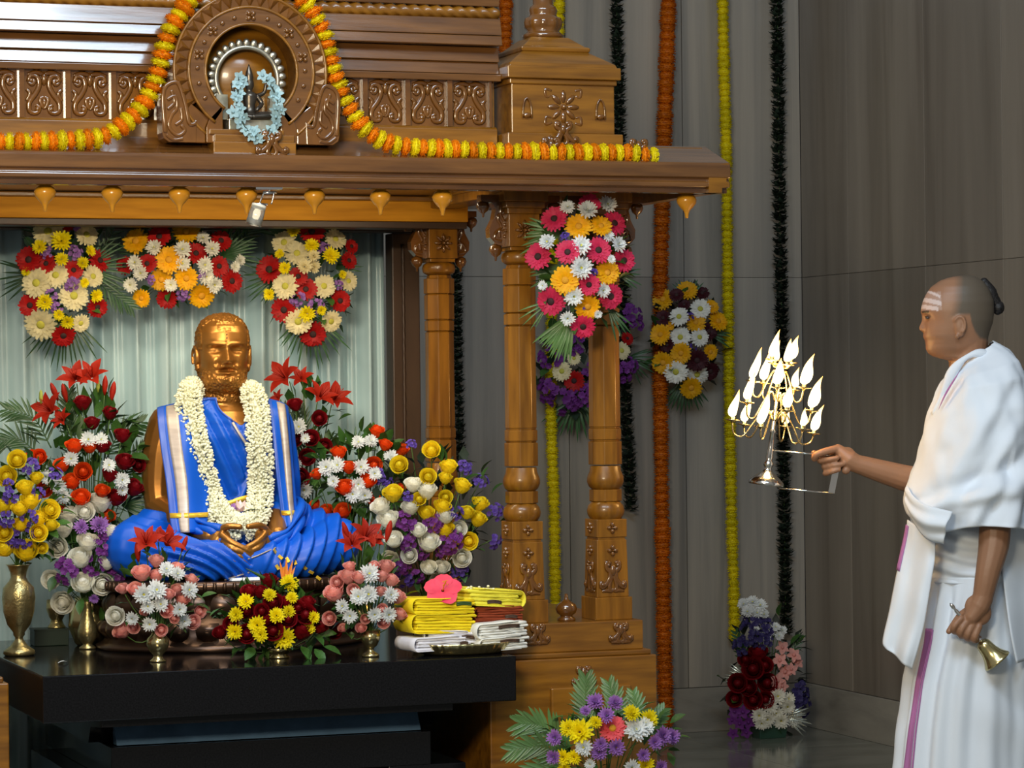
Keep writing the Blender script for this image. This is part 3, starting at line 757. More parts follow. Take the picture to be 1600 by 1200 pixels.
def leaf_mesh(): 
    m = MB(); petal(m, 0, 0.0, 1.0, 0.52, 0.25, -0.12, 4, (0.12, 0.85, 1.0, 0.7, 0.04), 0.3)
    me = bpy.data.meshes.new('leaf'); me.from_pydata(m.v, [], m.f); me.materials.append(M_green); me.polygons.foreach_set('use_smooth', [True] * len(m.f)); return me
LEAF = leaf_mesh()
def place_leaf(par, pos, direction, size, roll=None):
    d = Vector(direction).normalized()
    q = d.to_track_quat('X', 'Z').to_matrix().to_4x4()
    M = Matrix.Translation(Vector(pos) - par.location) @ q @ Matrix.Rotation(random.uniform(-0.8, 0.8) if roll is None else roll, 4, 'X') @ Matrix.Diagonal((size, size, size, 1))
    return link('leaf', LEAF, par, M)

TOCAM = lambda p: (CAM - Vector(p)).normalized()
def fan(par, cpx, cpy, Y, a0, a1, n, lpx, wpx=4.0, lean=0.25, name='palm_leaf', m_=None):
    "blades radiating from one point; angles in degrees, 0 = right, 90 = up in the picture"
    c = at(cpx, cpy, Y); k = 1 / ppm(c)
    right = Vector((0.94, -0.342, 0)); up = Vector((0, 0, 1)); tow = TOCAM(c)
    m = MB()
    for i in range(n):
        a = math.radians(a0 + (a1 - a0) * (i + random.uniform(-0.3, 0.3)) / max(1, n - 1))
        d = right * math.cos(a) + up * math.sin(a)
        side = d.cross(tow).normalized(); L_ = lpx * k * random.uniform(0.75, 1.05); wv = wpx * k / 2
        rows = []
        for t, ws in ((0.0, 0.3), (0.3, 1.0), (0.65, 0.85), (0.88, 0.45), (1.0, 0.03)):
            p = c + d * (L_ * t) + tow * (lean * L_ * math.sin(t * PI) * 0.5) - up * (0.10 * L_ * t * t)
            rows.append([p - side * wv * ws + tow * wv * ws * 0.4, p, p + side * wv * ws + tow * wv * ws * 0.4])
        m.grid(rows)
    return wpart(par, name, m, m_ or M_palm)
def frond(par, p0, p1, Y0, Y1, lpx, n=16, wpx=4.5, bend=(0, 0), spread=50, name='palm_leaf', m_=None):
    "feather leaf from pixel p0 to pixel p1"
    A = at(p0[0], p0[1], Y0); B = at(p1[0], p1[1], Y1); k = 1 / ppm(A)
    right = Vector((0.94, -0.342, 0)); up = Vector((0, 0, 1))
    Mid = (A + B) / 2 + right * (bend[0] * k) + up * (bend[1] * k)
    P = spline([A, Mid, B], 24)
    m = MB(); m.tube(P, [0.0022 * (1.1 - i / 25) for i in range(25)], 5)
    for i in range(n):
        t = 0.12 + 0.86 * i / (n - 1); j = min(int(t * 24), 23); p = P[j].lerp(P[j + 1], t * 24 - j); tg = (P[j + 1] - P[j]).normalized(); tow = TOCAM(p)
        for s in (-1, 1):
            side = tg.cross(tow).normalized() * s
            a = math.radians(spread * (1.0 - 0.45 * t)); d = tg * math.cos(a) + side * math.sin(a)
            d += Vector((random.uniform(-0.08, 0.08) for _ in range(3)))
            L_ = lpx * k * (0.55 + 0.55 * math.sin(PI * (0.2 + 0.75 * t))); sd = d.cross(tow).normalized(); wv = wpx * k / 2
            rows = []
            for tt, ws in ((0.0, 0.5), (0.4, 1.0), (0.8, 0.6), (1.0, 0.03)):
                q = p + d * (L_ * tt) - up * (0.10 * L_ * tt * tt)
                rows.append([q - sd * wv * ws + tow * wv * 0.4 * ws, q, q + sd * wv * ws + tow * wv * 0.4 * ws])
            m.grid(rows)
    return wpart(par, name, m, m_ or M_palm)

def arrangement(name, label, cat, cpx, cpy, Yc, rx, ry, dep, flowers, base=None, mouth=None, up=0.25, nleaf=16, leafpx=26, fill=120, group=None, fillm=None, tocam=0.55):
    """flowers: list of (kind, colour, [(px, py, dpx), ...]); dome of half-size rx, ry pixels bulging dep metres towards the viewer.
    base: world point where the thing stands; mouth: world point the stems run to"""
    c = at(cpx, cpy, Yc)
    t = thing(name, base if base is not None else c, label, cat, group)
    k = 1 / ppm(c)
    mouth = Vector(mouth) if mouth is not None else None
    stems = MB()
    for kind, colr, L_ in flowers:
        for (px, py, d) in L_:
            u, v = (px - cpx) / rx, (cpy - py) / ry
            rr = min(1.0, u * u + v * v)
            Y = Yc - dep * math.sqrt(1 - rr * 0.96) + random.uniform(-0.012, 0.012)
            if kind == 'mum': Y -= 0.022
            p = at(px, py, Y)
            n = Vector((u * 0.9, -0.35, v * 0.9)) + TOCAM(p) * tocam + Vector((0, 0, up))
            n += Vector([random.uniform(-0.22, 0.22) for _ in range(3)])
            if kind in ('gerbera', 'mum', 'statice', 'orchid'): n = n.normalized() * 0.55 + TOCAM(p) * 0.65 + Vector((u * .2, 0, v * .2))
            if kind == 'rose': n = n.normalized() * 0.6 + (TOCAM(p) * 0.7 if random.random() < 0.35 else Vector((0, 0, 0.75)))
            if kind == 'lily': n = TOCAM(p) * 0.45 + Vector((u * 0.9 + random.uniform(-.5, .5), -0.2, 0.6))
            if kind == 'bud': n = Vector((u * 0.4 + random.uniform(-.2, .2), -0.1, 1))
            size = d / ppm(p) * {'rose': 0.98, 'mum': 1.12, 'gerbera': 1.04, 'lily': 1.15, 'statice': 1.3}.get(kind, 1.05)
            place_flower(t, kind, colr, p, n, size)
            if mouth is not None:
                nn = Vector(n).normalized(); s0 = p - nn * (size * 0.2)
                stems.tube(spline([s0, s0 - nn * 0.04 + (mouth - s0) * 0.25, mouth + Vector((random.uniform(-.008, .008), random.uniform(-.008, .008), -0.01))], 5), 0.0016, 4)
    if stems.v:
        tag(wpart(t, 'stems', stems, M_stem), kind='stuff')
    for i in range(nleaf):
        a = random.uniform(0, 2 * PI); r = math.sqrt(random.uniform(0.15, 1.0))
        u, v = r * math.cos(a), r * math.sin(a)
        p = at(cpx + u * rx, cpy - v * ry, Yc - dep * math.sqrt(max(0, 1 - r * r)) + 0.028)
        place_leaf(t, p, Vector((u, -0.5, v + 0.15)) + Vector([random.uniform(-0.5, 0.5) for _ in range(3)]), leafpx * k * random.uniform(0.7, 1.2))
    if fill:
        m = MB()
        for i in range(fill):
            a = random.uniform(0, 2 * PI); r = math.sqrt(random.random()) * 0.86; u, v = r * math.cos(a), r * math.sin(a)
            p = at(cpx + u * rx, cpy - v * ry, Yc - dep * (math.sqrt(max(0, 1 - r * r)) - 0.15) * random.uniform(0.3, 0.9) + 0.03)
            f = MB(); petal(f, 0, 0, 1, 0.6, 0.3, -0.2, 2, (0.2, 1, 0.05), 0.2)
            d = Vector((u + random.uniform(-1, 1), random.uniform(-1, 0.3), v + random.uniform(-1, 1))).normalized()
            q = d.to_track_quat('X', 'Z').to_matrix(); sc = leafpx * k * random.uniform(0.7, 1.2)
            m.add([q @ Vector(w_) * sc + p for w_ in f.v], f.f)
        tag(wpart(t, 'foliage', m, fillm or M_green), kind='stuff')
    return t

# ---- garlands of strung heads
def garland(name, label, pts, Yf, seq, dpx, step, thick, cat='garland', group=None, zlim=None, dscale=None):
    "pts pixel path; seq colours cycled; step and diameter in pixels"
    P = spline([(x, y, 0) for x, y in pts], 400)
    seg = [0.0]
    for i in range(1, len(P)): seg.append(seg[-1] + (P[i] - P[i - 1]).length)
    mid = P[len(P) // 2]
    t = thing(name, at(pts[-1][0], pts[-1][1], Yf(*pts[-1]) if callable(Yf) else Yf), label, cat, group)
    s = 0.0; i = 0; n = 0; cord = []
    while s < seg[-1]:
        while i < len(seg) - 2 and seg[i + 1] < s: i += 1
        f = (s - seg[i]) / max(1e-6, seg[i + 1] - seg[i]); q = P[i].lerp(P[i + 1], f)
        Y = Yf(q.x, q.y) if callable(Yf) else Yf
        p = at(q.x, q.y, Y); k = 1 / ppm(p)
        q2 = P[min(i + 2, len(P) - 1)]; q1 = P[max(i - 1, 0)]
        tg = (at(q2.x, q2.y, Y) - at(q1.x, q1.y, Y)).normalized()
        kind, colr = seq[n % len(seq)]
        d = dpx * k * random.uniform(0.92, 1.1)
        tg = (tg + Vector([random.uniform(-0.12, 0.12) for _ in range(3)])).normalized()
        M = Matrix.Translation(p - t.location) @ tg.to_track_quat('Z', 'Y').to_matrix().to_4x4() @ Matrix.Rotation(random.uniform(0, 6.28), 4, 'Z') @ Matrix.Diagonal((d, d, thick * d, 1))
        link(PARTNAME[kind], fmesh(kind, colr, n % 3), t, M)
        cord.append(p)
        s += step * random.uniform(0.9, 1.1); n += 1
    wpart(t, 'string', MB().tube(cord, 0.0012, 4), M_stem)
    return t
MY, MO = ('marigold', 'lemon'), ('marigold', 'marigold')
eaveY = lambda x, y: (7.475 if y > 205 else 7.475 + (205 - y) * 0.0009 if y > 130 else 7.53)
garland('marigold_garland', 'striped orange and yellow marigold garland swagged left of the arch', [(-12, 222), (50, 222), (100, 220), (140, 218), (166, 212), (190, 197), (215, 175), (235, 145), (248, 110), (257, 75), (267, 45), (284, 18), (300, -6), (318, -25)], eaveY, [MY, MO], 32, 13.6, 0.60, group='marigold swags on the shrine roof')
garland('marigold_garland', 'striped orange and yellow marigold garland swagged right of the arch', [(455, -22), (470, -4), (488, 18), (505, 50), (514, 85), (522, 115), (535, 148), (555, 182), (575, 206), (602, 222), (640, 230), (700, 234), (760, 237), (830, 239), (900, 240), (970, 240), (1003, 243), (1030, 246)], eaveY, [MO, MY], 31, 13.4, 0.60, group='marigold swags on the shrine roof')
WY = WALL_Y - 0.052
OR, YE, LF = [('marigold', 'marigold_wall')], [('marigold', 'lemon')], [('leafbunch', 'leaf')]
garland('marigold_garland', 'long orange marigold garland reaching the floor beside the podium', [(1045, -15), (1041, 120), (1037, 240), (1031, 500), (1033, 700), (1036, 900), (1039, 1060), (1041, 1132)], WY, OR, 25, 12.6, 1.0, group='garlands hung on the marble wall')
garland('marigold_garland', 'long yellow marigold garland on the wall behind the lamp flames', [(1129, -15), (1131, 100), (1135, 240), (1138, 500), (1143, 800), (1146, 900), (1148, 1000)], WY, YE, 19, 10.6, 1.05, group='garlands hung on the marble wall')
garland('leaf_garland', 'dark green leaf garland on the wall right of the yellow one', [(1214, -15), (1216, 120), (1217, 250), (1221, 480), (1224, 700), (1228, 990)], WY, LF, 24, 6.0, 0.9, group='garlands hung on the marble wall')
garland('leaf_garland', 'dark green leaf garland showing right of the outer column', [(963, -15), (966, 120), (968, 230), (974, 500), (979, 650), (986, 800)], WY, LF, 24, 6.0, 0.9, group='garlands hung on the marble wall')
garland('leaf_garland', 'dark green leaf garland showing beside the rear column', [(712, 290), (714, 450), (716, 600), (719, 720)], WY, LF, 20, 6.0, 0.9, group='garlands hung on the marble wall')
garland('marigold_garland', 'yellow marigold garland seen between the two front columns', [(874, -15), (871, 120), (866, 300), (862, 500), (861, 650), (866, 800), (868, 966)], WY, YE, 19, 10.6, 1.05, group='garlands hung on the marble wall')
garland('marigold_garland', 'orange marigold garland behind the turret finial at the top', [(791, -15), (790, 60), (792, 130), (800, 250), (808, 400), (810, 700)], WY, OR, 22, 11.5, 1.0, group='garlands hung on the marble wall')

# ---- hanging bouquets on the curtain
BY = 8.60
t = arrangement('hanging_bouquet', 'hanging bouquet of cream and red gerberas at the left of the curtain', 'bouquet', 98, 435, BY, 66, 104, 0.085, [
    ('gerbera', 'cream', [(75, 362, 50), (135, 367, 40), (87, 430, 42), (57, 442, 48), (145, 432, 36), (115, 462, 48), (64, 507, 52), (126, 505, 30)]),
    ('gerbera', 'red', [(104, 347, 32), (45, 406, 42), (72, 412, 32), (156, 407, 38), (115, 422, 32), (47, 477, 38), (152, 480, 34), (99, 524, 38)]),
    ('mum', 'lemon', [(96, 377, 34), (62, 386, 24), (96, 405, 22), (129, 411, 20), (150, 462, 22), (70, 472, 26), (105, 503, 22), (92, 492, 18), (141, 392, 18), (132, 442, 16), (41, 424, 16)]),
    ('statice', 'lilac', [(118, 395, 22), (74, 395, 18), (110, 442, 24), (80, 462, 20), (117, 356, 16), (89, 480, 18)])], nleaf=10, group='bouquets hung on the curtain')
fan(t, 102, 490, BY, -150, -40, 17, 84); fan(t, 60, 430, BY, 150, 215, 8, 70); fan(t, 130, 420, BY, -30, 55, 13, 78)
fan(t, 75, 370, BY, 100, 160, 6, 55); frond(t, (150, 440), (205, 480), BY - .02, BY - .03, 26, 9); frond(t, (150, 400), (150, 320), BY, BY, 22, 10, bend=(25, 0))
t = arrangement('hanging_bouquet', 'wide hanging bouquet of golden and red gerberas above the statue head', 'bouquet', 285, 415, BY, 100, 62, 0.085, [
    ('gerbera', 'gold', [(212, 377, 42), (291, 362, 44), (264, 406, 44), (252, 437, 36), (291, 435, 38), (221, 466, 30), (315, 462, 42)]),
    ('gerbera', 'red', [(249, 370, 38), (306, 396, 36), (230, 412, 32), (195, 415, 30), (342, 416, 34), (362, 439, 38), (345, 376, 36), (261, 466, 34)]),
    ('mum', 'white', [(241, 387, 26), (331, 389, 26), (211, 410, 24), (220, 427, 24), (317, 372, 22), (285, 390, 28), (320, 414, 26), (322, 432, 26), (335, 445, 26), (285, 412, 26), (367, 417, 18), (375, 407, 18), (204, 445, 24), (267, 445, 22)]),
    ('statice', 'lilac', [(279, 389, 12), (315, 429, 14), (235, 437, 14), (287, 460, 20)])], nleaf=10, group='bouquets hung on the curtain')
fan(t, 230, 400, BY, 95, 200, 12, 62); fan(t, 345, 400, BY, -15, 75, 12, 66); fan(t, 290, 380, BY, 60, 120, 8, 50); frond(t, (355, 400), (400, 350), BY, BY, 28, 9)
t = arrangement('hanging_bouquet', 'hanging bouquet of red and cream gerberas at the right of the curtain', 'bouquet', 482, 440, BY, 70, 100, 0.085, [
    ('gerbera', 'cream', [(444, 379, 40), (464, 396, 40), (524, 374, 36), (446, 447, 42), (506, 447, 38), (466, 502, 44), (544, 439, 32), (517, 502, 36)]),
    ('mum', 'cream', [(490, 417, 22), (476, 417, 24), (490, 400, 20)]),
    ('gerbera', 'red', [(487, 362, 42), (421, 421, 44), (478, 452, 36), (466, 432, 32), (531, 470, 36), (444, 484, 42), (489, 522, 42), (545, 407, 28), (549, 385, 24)]),
    ('mum', 'lemon', [(459, 361, 22), (487, 384, 24), (517, 400, 28), (445, 419, 20), (437, 397, 16), (480, 490, 26), (535, 429, 14), (421, 460, 20), (502, 485, 16)]),
    ('statice', 'lilac', [(505, 390, 20), (465, 467, 22), (494, 477, 22), (530, 445, 14)])], nleaf=10, group='bouquets hung on the curtain')
fan(t, 482, 490, BY, -145, -30, 17, 82); fan(t, 440, 430, BY, 140, 235, 12, 62); fan(t, 525, 420, BY, -25, 70, 10, 46); fan(t, 440, 370, BY, 95, 165, 8, 60)
# ---- bouquet tied between the front columns
BY = 7.665
t = arrangement('hanging_bouquet', 'bouquet of pink and yellow gerberas tied between the front columns', 'bouquet', 908, 412, BY, 76, 112, 0.09, [
    ('gerbera', 'pink', [(866, 342, 42), (841, 401, 44), (921, 319, 36), (960, 349, 40), (887, 394, 40), (935, 391, 42), (975, 407, 38), (861, 471, 46), (920, 445, 36), (954, 463, 42), (911, 510, 40)]),
    ('gerbera', 'gold', [(904, 354, 44), (939, 353, 36), (883, 438, 46), (949, 426, 40), (918, 479, 42)]),
    ('mum', 'snow', [(887, 324, 24), (918, 329, 32), (949, 320, 30), (855, 378, 26), (908, 384, 32), (908, 419, 36), (966, 382, 26), (950, 369, 20), (897, 463, 30), (942, 454, 24), (887, 497, 24), (848, 446, 16), (955, 405, 14), (934, 491, 14)]),
    ('statice', 'violet', [(883, 370, 13), (939, 371, 11), (929, 426, 11), (912, 482, 11)])], nleaf=12)
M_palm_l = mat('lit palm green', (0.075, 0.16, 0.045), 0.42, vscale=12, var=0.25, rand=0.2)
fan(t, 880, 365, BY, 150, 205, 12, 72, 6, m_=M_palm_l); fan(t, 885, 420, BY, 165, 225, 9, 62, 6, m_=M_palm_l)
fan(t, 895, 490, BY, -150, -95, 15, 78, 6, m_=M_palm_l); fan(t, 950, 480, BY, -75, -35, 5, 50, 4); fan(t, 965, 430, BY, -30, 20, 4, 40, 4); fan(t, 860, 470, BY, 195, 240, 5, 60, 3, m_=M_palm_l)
# ---- bouquets on the marble wall
t = arrangement('hanging_bouquet', 'bouquet of yellow and white gerberas hung on the marble wall', 'bouquet', 1076, 530, WY - .02, 56, 86, 0.08, [
    ('gerbera', 'gold', [(1036, 468, 34), (1074, 454, 34), (1122, 502, 34), (1087, 504, 32), (1032, 523, 34), (1064, 552, 34), (1036, 567, 36), (1110, 550, 26), (1112, 479, 24), (1047, 509, 16), (1080, 606, 36)]),
    ('gerbera', 'white', [(1094, 483, 34), (1061, 495, 32), (1063, 527, 34), (1093, 527, 30), (1056, 581, 38), (1089, 585, 36)]),
    ('gerbera', 'maroon', [(1057, 461, 24), (1097, 458, 24), (1036, 497, 26), (1069, 476, 20), (1042, 539, 24), (1107, 518, 30), (1089, 563, 36), (1110, 580, 30)]),
    ('statice', 'violet', [(1077, 495, 13), (1085, 540, 12)])], nleaf=8, fill=80, fillm=M_darkleaf)
fan(t, 1072, 590, WY - .02, -140, -45, 13, 52, 5); fan(t, 1075, 470, WY - .02, 50, 130, 9, 42, 4); fan(t, 1105, 520, WY - .02, -30, 40, 7, 40, 4)
t = arrangement('hanging_bouquet', 'dim bouquet of purple and red flowers behind the front columns', 'bouquet', 915, 570, WY - .02, 80, 95, 0.08, [
    ('gerbera', 'cream', [(878, 580, 32), (971, 548, 30), (897, 560, 22), (960, 520, 20)]),
    ('gerbera', 'red', [(897, 595, 34), (980, 529, 22)]),
    ('statice', 'purple', [(985, 490, 34), (860, 610, 36), (880, 625, 40), (910, 620, 36), (860, 560, 34), (975, 580, 30), (900, 535, 34), (930, 590, 40), (985, 570, 24), (995, 510, 22)])], nleaf=12, fill=110, fillm=M_darkleaf)
fan(t, 900, 620, WY - .02, -150, -30, 15, 68, 5); fan(t, 980, 560, WY - .02, -60, 30, 9, 46, 4)
# ------------------------------------------------------------------ vases and arrangements on the altar
ALT = 0.654
def spot(px, py, Z=ALT): return atZ(px, py, Z)
def vase(par, prof, m_=None, n=28, name='vase', foot=None):
    "profile in pixels (half width, height) above the thing's base"
    k = 1 / ppm(par.location)
    m = MB().lathe([(max(r * k, 0.0005), z * k) for r, z in prof], n)
    return link(name, m.mesh(name, m_ or M_brass), par)
def mo(base, hpx):
    return Vector(base) + Vector((0, 0, hpx / ppm(base)))

# far-left brass urn with yellow roses
b = spot(30, 1024)
t = arrangement('flower_vase', 'tall engraved brass urn of yellow roses at the left end of the altar', 'flower vase', 42, 795, b.y + 0.02, 62, 95, 0.10, [
    ('rose', 'yellow', [(27, 719, 30), (11, 745, 32), (39, 762, 28), (47, 784, 32), (5, 792, 28), (31, 795, 28), (77, 797, 32), (60, 810, 28), (7, 832, 28), (32, 820, 26), (60, 832, 28), (80, 820, 24), (57, 747, 22), (7, 857, 32), (41, 862, 38), (66, 856, 18)]),
    ('statice', 'violet', [(50, 730, 26), (87, 740, 20), (17, 775, 22), (8, 812, 24), (45, 808, 24), (37, 840, 32), (15, 757, 18), (60, 770, 18), (20, 845, 20)])],
    base=b, mouth=mo(b, 140), nleaf=16, leafpx=24, fill=120)
vase(t, [(22, 0), (25, 3), (24, 8), (14, 15), (7, 24), (6, 28), (9, 32), (9, 36), (18, 48), (24, 68), (26, 90), (24, 106), (15, 116), (12, 122), (13, 130), (17, 140), (19, 142), (12, 141), (10, 125)])
# slender vase with white roses and purple chrysanthemums
b = spot(137, 1014)
t = arrangement('flower_vase', 'slender brass vase of white roses and purple chrysanthemums', 'flower vase', 140, 862, b.y + 0.03, 78, 92, 0.11, [
    ('rose', 'white', [(157, 785, 38), (107, 805, 32), (132, 801, 32), (99, 827, 30), (175, 832, 28), (91, 855, 32), (125, 872, 38), (137, 847, 34), (175, 855, 30), (130, 912, 36), (159, 912, 34), (99, 940, 36), (167, 880, 26), (80, 905, 30), (186, 877, 24), (200, 902, 24)]),
    ('mum', 'lilac', [(127, 824, 24), (155, 821, 30), (147, 935, 16)]),
    ('statice', 'purple', [(159, 857, 30), (107, 892, 38), (147, 885, 30), (185, 887, 34), (180, 902, 32), (202, 880, 18), (165, 835, 20)])],
    base=b, mouth=mo(b, 70), nleaf=14, leafpx=26, fill=110)
vase(t, [(13, 0), (13, 3), (7, 7), (9, 10), (15, 18), (15.5, 28), (11, 44), (7, 58), (6, 70), (8, 75), (5, 74)])
for px, py, dx, dz in ((72, 870, -1, -0.2), (64, 860, -0.6, 0.5), (85, 900, -0.4, -1), (128, 935, -0.2, -1), (50, 880, -0.8, -0.5)):
    place_leaf(t, at(px, py, b.y - 0.05), (dx, -0.3, dz), 0.05)
# green box with brass goblet behind
b = spot(78, 1008)
g_ = thing('flower_box', b, 'low dark green box on the altar beside the brass urn', 'box')
M_gbox = mat('dark green paint', (0.008, 0.022, 0.014), 0.5, var=0.2)
k = 1 / ppm(b)
bev(link('box_body', MB().box(-27 * k, 27 * k, -0.03, 0.04, 0, 26 * k).mesh('box_body', M_gbox), g_), 0.002)
link('box_rim', MB().box(-28 * k, 28 * k, -0.032, 0.042, 24 * k, 26.5 * k).mesh('box_rim', M_gbox), g_)
b2 = Vector((b.x + 0.02, b.y, b.z + 26.6 * k))
t = thing('brass_goblet', b2, 'small brass goblet standing on the green box', 'goblet')
vase(t, [(14, 0), (14, 2), (11, 6), (9, 12), (12, 18), (16, 30), (15, 44), (12, 42), (8, 20)], name='goblet_bowl')
# lilies, red and orange roses behind the urns (left)
b = Vector((at(140, 900, 8.38).x, 8.38, ALT))
t = arrangement('flower_vase', 'large arrangement of red lilies and orange roses left of the statue', 'flower vase', 140, 730, 8.34, 98, 118, 0.13, [
    ('lily', 'lily', [(118, 592, 50), (143, 588, 50), (78, 642, 54), (98, 656, 34)]),
    ('bud', 'lily', [(176, 612, 32), (85, 612, 30), (101, 614, 30), (164, 602, 30)]),
    ('rose', 'darkred', [(129, 629, 28), (172, 645, 24), (144, 661, 24), (191, 680, 26), (160, 696, 26), (195, 722, 30), (210, 762, 30), (172, 742, 26), (182, 778, 30), (216, 727, 22)]),
    ('rose', 'orange', [(116, 697, 28), (140, 697, 26), (97, 726, 26), (130, 737, 28), (112, 752, 30), (70, 764, 26), (126, 778, 30), (160, 767, 24), (62, 714, 24), (167, 807, 26), (50, 712, 18), (92, 795, 22)]),
    ('mum', 'snow', [(111, 717, 24), (72, 745, 24), (91, 759, 26), (99, 776, 24), (170, 727, 22), (190, 750, 26), (138, 687, 26), (158, 687, 22), (191, 766, 18)])],
    base=b, mouth=b + Vector((0, 0, 0.14)), nleaf=34, leafpx=34, fill=150)
vase(t, [(20, 0), (24, 4), (34, 30), (32, 55), (22, 70), (26, 76), (18, 74)], M_brass2)
M_budg = mat('pale lily bud', (0.30, 0.36, 0.05), 0.5, var=0.1)
for px, py in ((64, 620), (153, 602)):
    p = at(px, py, 8.30)
    o = link('lily_bud', MB().lathe([(0.002, -0.02), (0.006, -0.005), (0.005, 0.012), (0.001, 0.02)], 8).mesh('lily_bud', M_budg), t, Matrix.Translation(p - t.location))
frond(t, (120, 690), (108, 612), 8.36, 8.38, 26, 18, bend=(-6, 0)); frond(t, (80, 700), (10, 640), 8.36, 8.40, 34, 14, bend=(8, 16)); frond(t, (60, 710), (0, 690), 8.34, 8.36, 36, 12, bend=(0, 14))
frond(t, (165, 720), (222, 660), 8.36, 8.40, 34, 13, bend=(-8, 10)); frond(t, (180, 760), (226, 700), 8.36, 8.40, 36, 12); fan(t, 190, 790, 8.33, -30, 40, 8, 50, 5)
# pink roses, left of the centre
b = spot(247, 1034)
PINK = lambda dx: None
t = arrangement('flower_vase', 'small brass vase of pink roses and white chrysanthemums left of centre', 'flower vase', 248, 928, b.y + 0.02, 70, 66, 0.085, [
    ('rose', 'blush', [(244, 876, 24), (221, 895, 30), (244, 899, 24), (277, 887, 22), (212, 921, 26), (191, 920, 20), (264, 929, 20), (276, 920, 18), (285, 937, 24), (299, 906, 22), (226, 956, 16), (260, 954, 22), (272, 966, 16), (190, 986, 28), (209, 980, 20), (252, 984, 20), (301, 971, 24), (312, 955, 20)]),
    ('mum', 'snow', [(260, 890, 26), (277, 897, 24), (225, 929, 32), (245, 922, 32), (295, 922, 28), (231, 947, 24), (251, 944, 24), (234, 975, 24), (207, 966, 22), (280, 952, 24), (287, 970, 24)]),
    ('lily', 'lily', [(228, 848, 50), (262, 848, 50), (246, 842, 34)]), ('bud', 'lily', [(215, 862, 32), (288, 850, 26)]), ('rose', 'white', [(181, 962, 30)])],
    base=b, mouth=mo(b, 46), nleaf=16, leafpx=24, fill=70, group='pink rose vases')
vase(t, [(12, 0), (13, 2), (8, 6), (7, 10), (14, 18), (18, 28), (17, 36), (10, 43), (9, 46), (12, 50), (8, 48)], M_brass2)
# low bowl of red roses in the centre
b = spot(436, 1028)
t = arrangement('flower_bowl', 'low brass bowl of dark red roses and yellow chrysanthemums in front of the statue', 'flower bowl', 430, 970, b.y + 0.02, 92, 62, 0.10, [
    ('rose', 'darkred', [(421, 907, 28), (390, 925, 28), (407, 925, 24), (427, 942, 30), (447, 942, 24), (386, 955, 26), (409, 955, 24), (386, 990, 30), (426, 985, 32), (450, 967, 28), (465, 950, 24), (477, 960, 32), (472, 986, 32), (481, 941, 24), (500, 979, 26), (520, 985, 28), (344, 989, 24), (361, 975, 24), (417, 967, 24)]),
    ('mum', 'lemon', [(452, 912, 30), (421, 930, 22), (384, 940, 26), (369, 960, 24), (367, 987, 26), (402, 977, 30), (407, 992, 24), (432, 962, 26), (451, 956, 22), (444, 997, 36), (482, 982, 22), (490, 965, 20), (456, 934, 20)])],
    base=b, mouth=mo(b, 12), nleaf=20, leafpx=30, fill=110, up=0.3)
vase(t, [(16, 0), (17, 2), (13, 5), (18, 9), (21, 14), (19, 18), (15, 17), (12, 8)], M_brass2)
for px, py, dx in ((397, 1012, -0.5), (492, 1014, 0.2), (486, 1008, -0.2), (505, 1010, 0.8), (352, 950, -1), (470, 1010, 0.2)):
    place_leaf(t, at(px, py, b.y - 0.04), (dx, -0.4, -0.5), 0.055)
M_bop = mat('orange bird of paradise', (0.75, 0.22, 0.02), 0.5, var=0.1)
c0 = at(446, 915, b.y)
for dx, ln in ((-0.25, 40), (0.05, 44), (0.35, 42), (0.62, 34), (-0.1, 30)):
    m = MB(); petal(m, 0, 0, ln / ppm(c0), 0.012, 0.0, 0.0, 3, (0.3, 1, 0.7, 0.02), 0.5)
    d = Vector((dx * 0.9, 0, 1)).normalized()
    link('spiky_petal', m.mesh('spiky_petal', M_bop), t, Matrix.Translation(c0 - t.location) @ d.to_track_quat('X', 'Y').to_matrix().to_4x4())
m = MB(); m.tube(spline([at(440, 925, b.y), at(415, 905, b.y), at(384, 888, b.y)], 8), [0.004, 0.0055, 0.006, 0.006, 0.006, 0.005, 0.004, 0.002, 0.0006], 6)
wpart(t, 'beak_leaf', m, M_green)
# pink roses, right of the centre
b = spot(579, 1026)
t = arrangement('flower_vase', 'small brass goblet of pink roses and white chrysanthemums right of centre', 'flower vase', 573, 930, b.y + 0.02, 62, 62, 0.085, [
    ('rose', 'blush', [(546, 885, 20), (544, 900, 30), (561, 902, 24), (585, 884, 18), (604, 885, 26), (597, 900, 22), (612, 906, 24), (522, 927, 32), (552, 922, 20), (595, 924, 18), (622, 932, 26), (571, 967, 16), (599, 972, 20), (564, 982, 18), (625, 960, 22), (536, 982, 16), (597, 952, 18), (515, 966, 22), (527, 910, 22)]),
    ('mum', 'snow', [(577, 897, 32), (560, 932, 28), (576, 929, 30), (535, 947, 22), (547, 962, 24), (585, 960, 24), (610, 930, 26), (607, 960, 26)]),
    ('lily', 'lily', [(572, 838, 52), (550, 850, 46), (582, 846, 34)]), ('bud', 'lily', [(607, 830, 34), (540, 828, 28), (594, 840, 24)])],
    base=b, mouth=mo(b, 40), nleaf=16, leafpx=24, fill=70, group='pink rose vases')
vase(t, [(13, 0), (14, 2), (12, 5), (5, 9), (5, 13), (11, 18), (15, 28), (16, 42), (14, 41), (10, 20)], M_brass2)
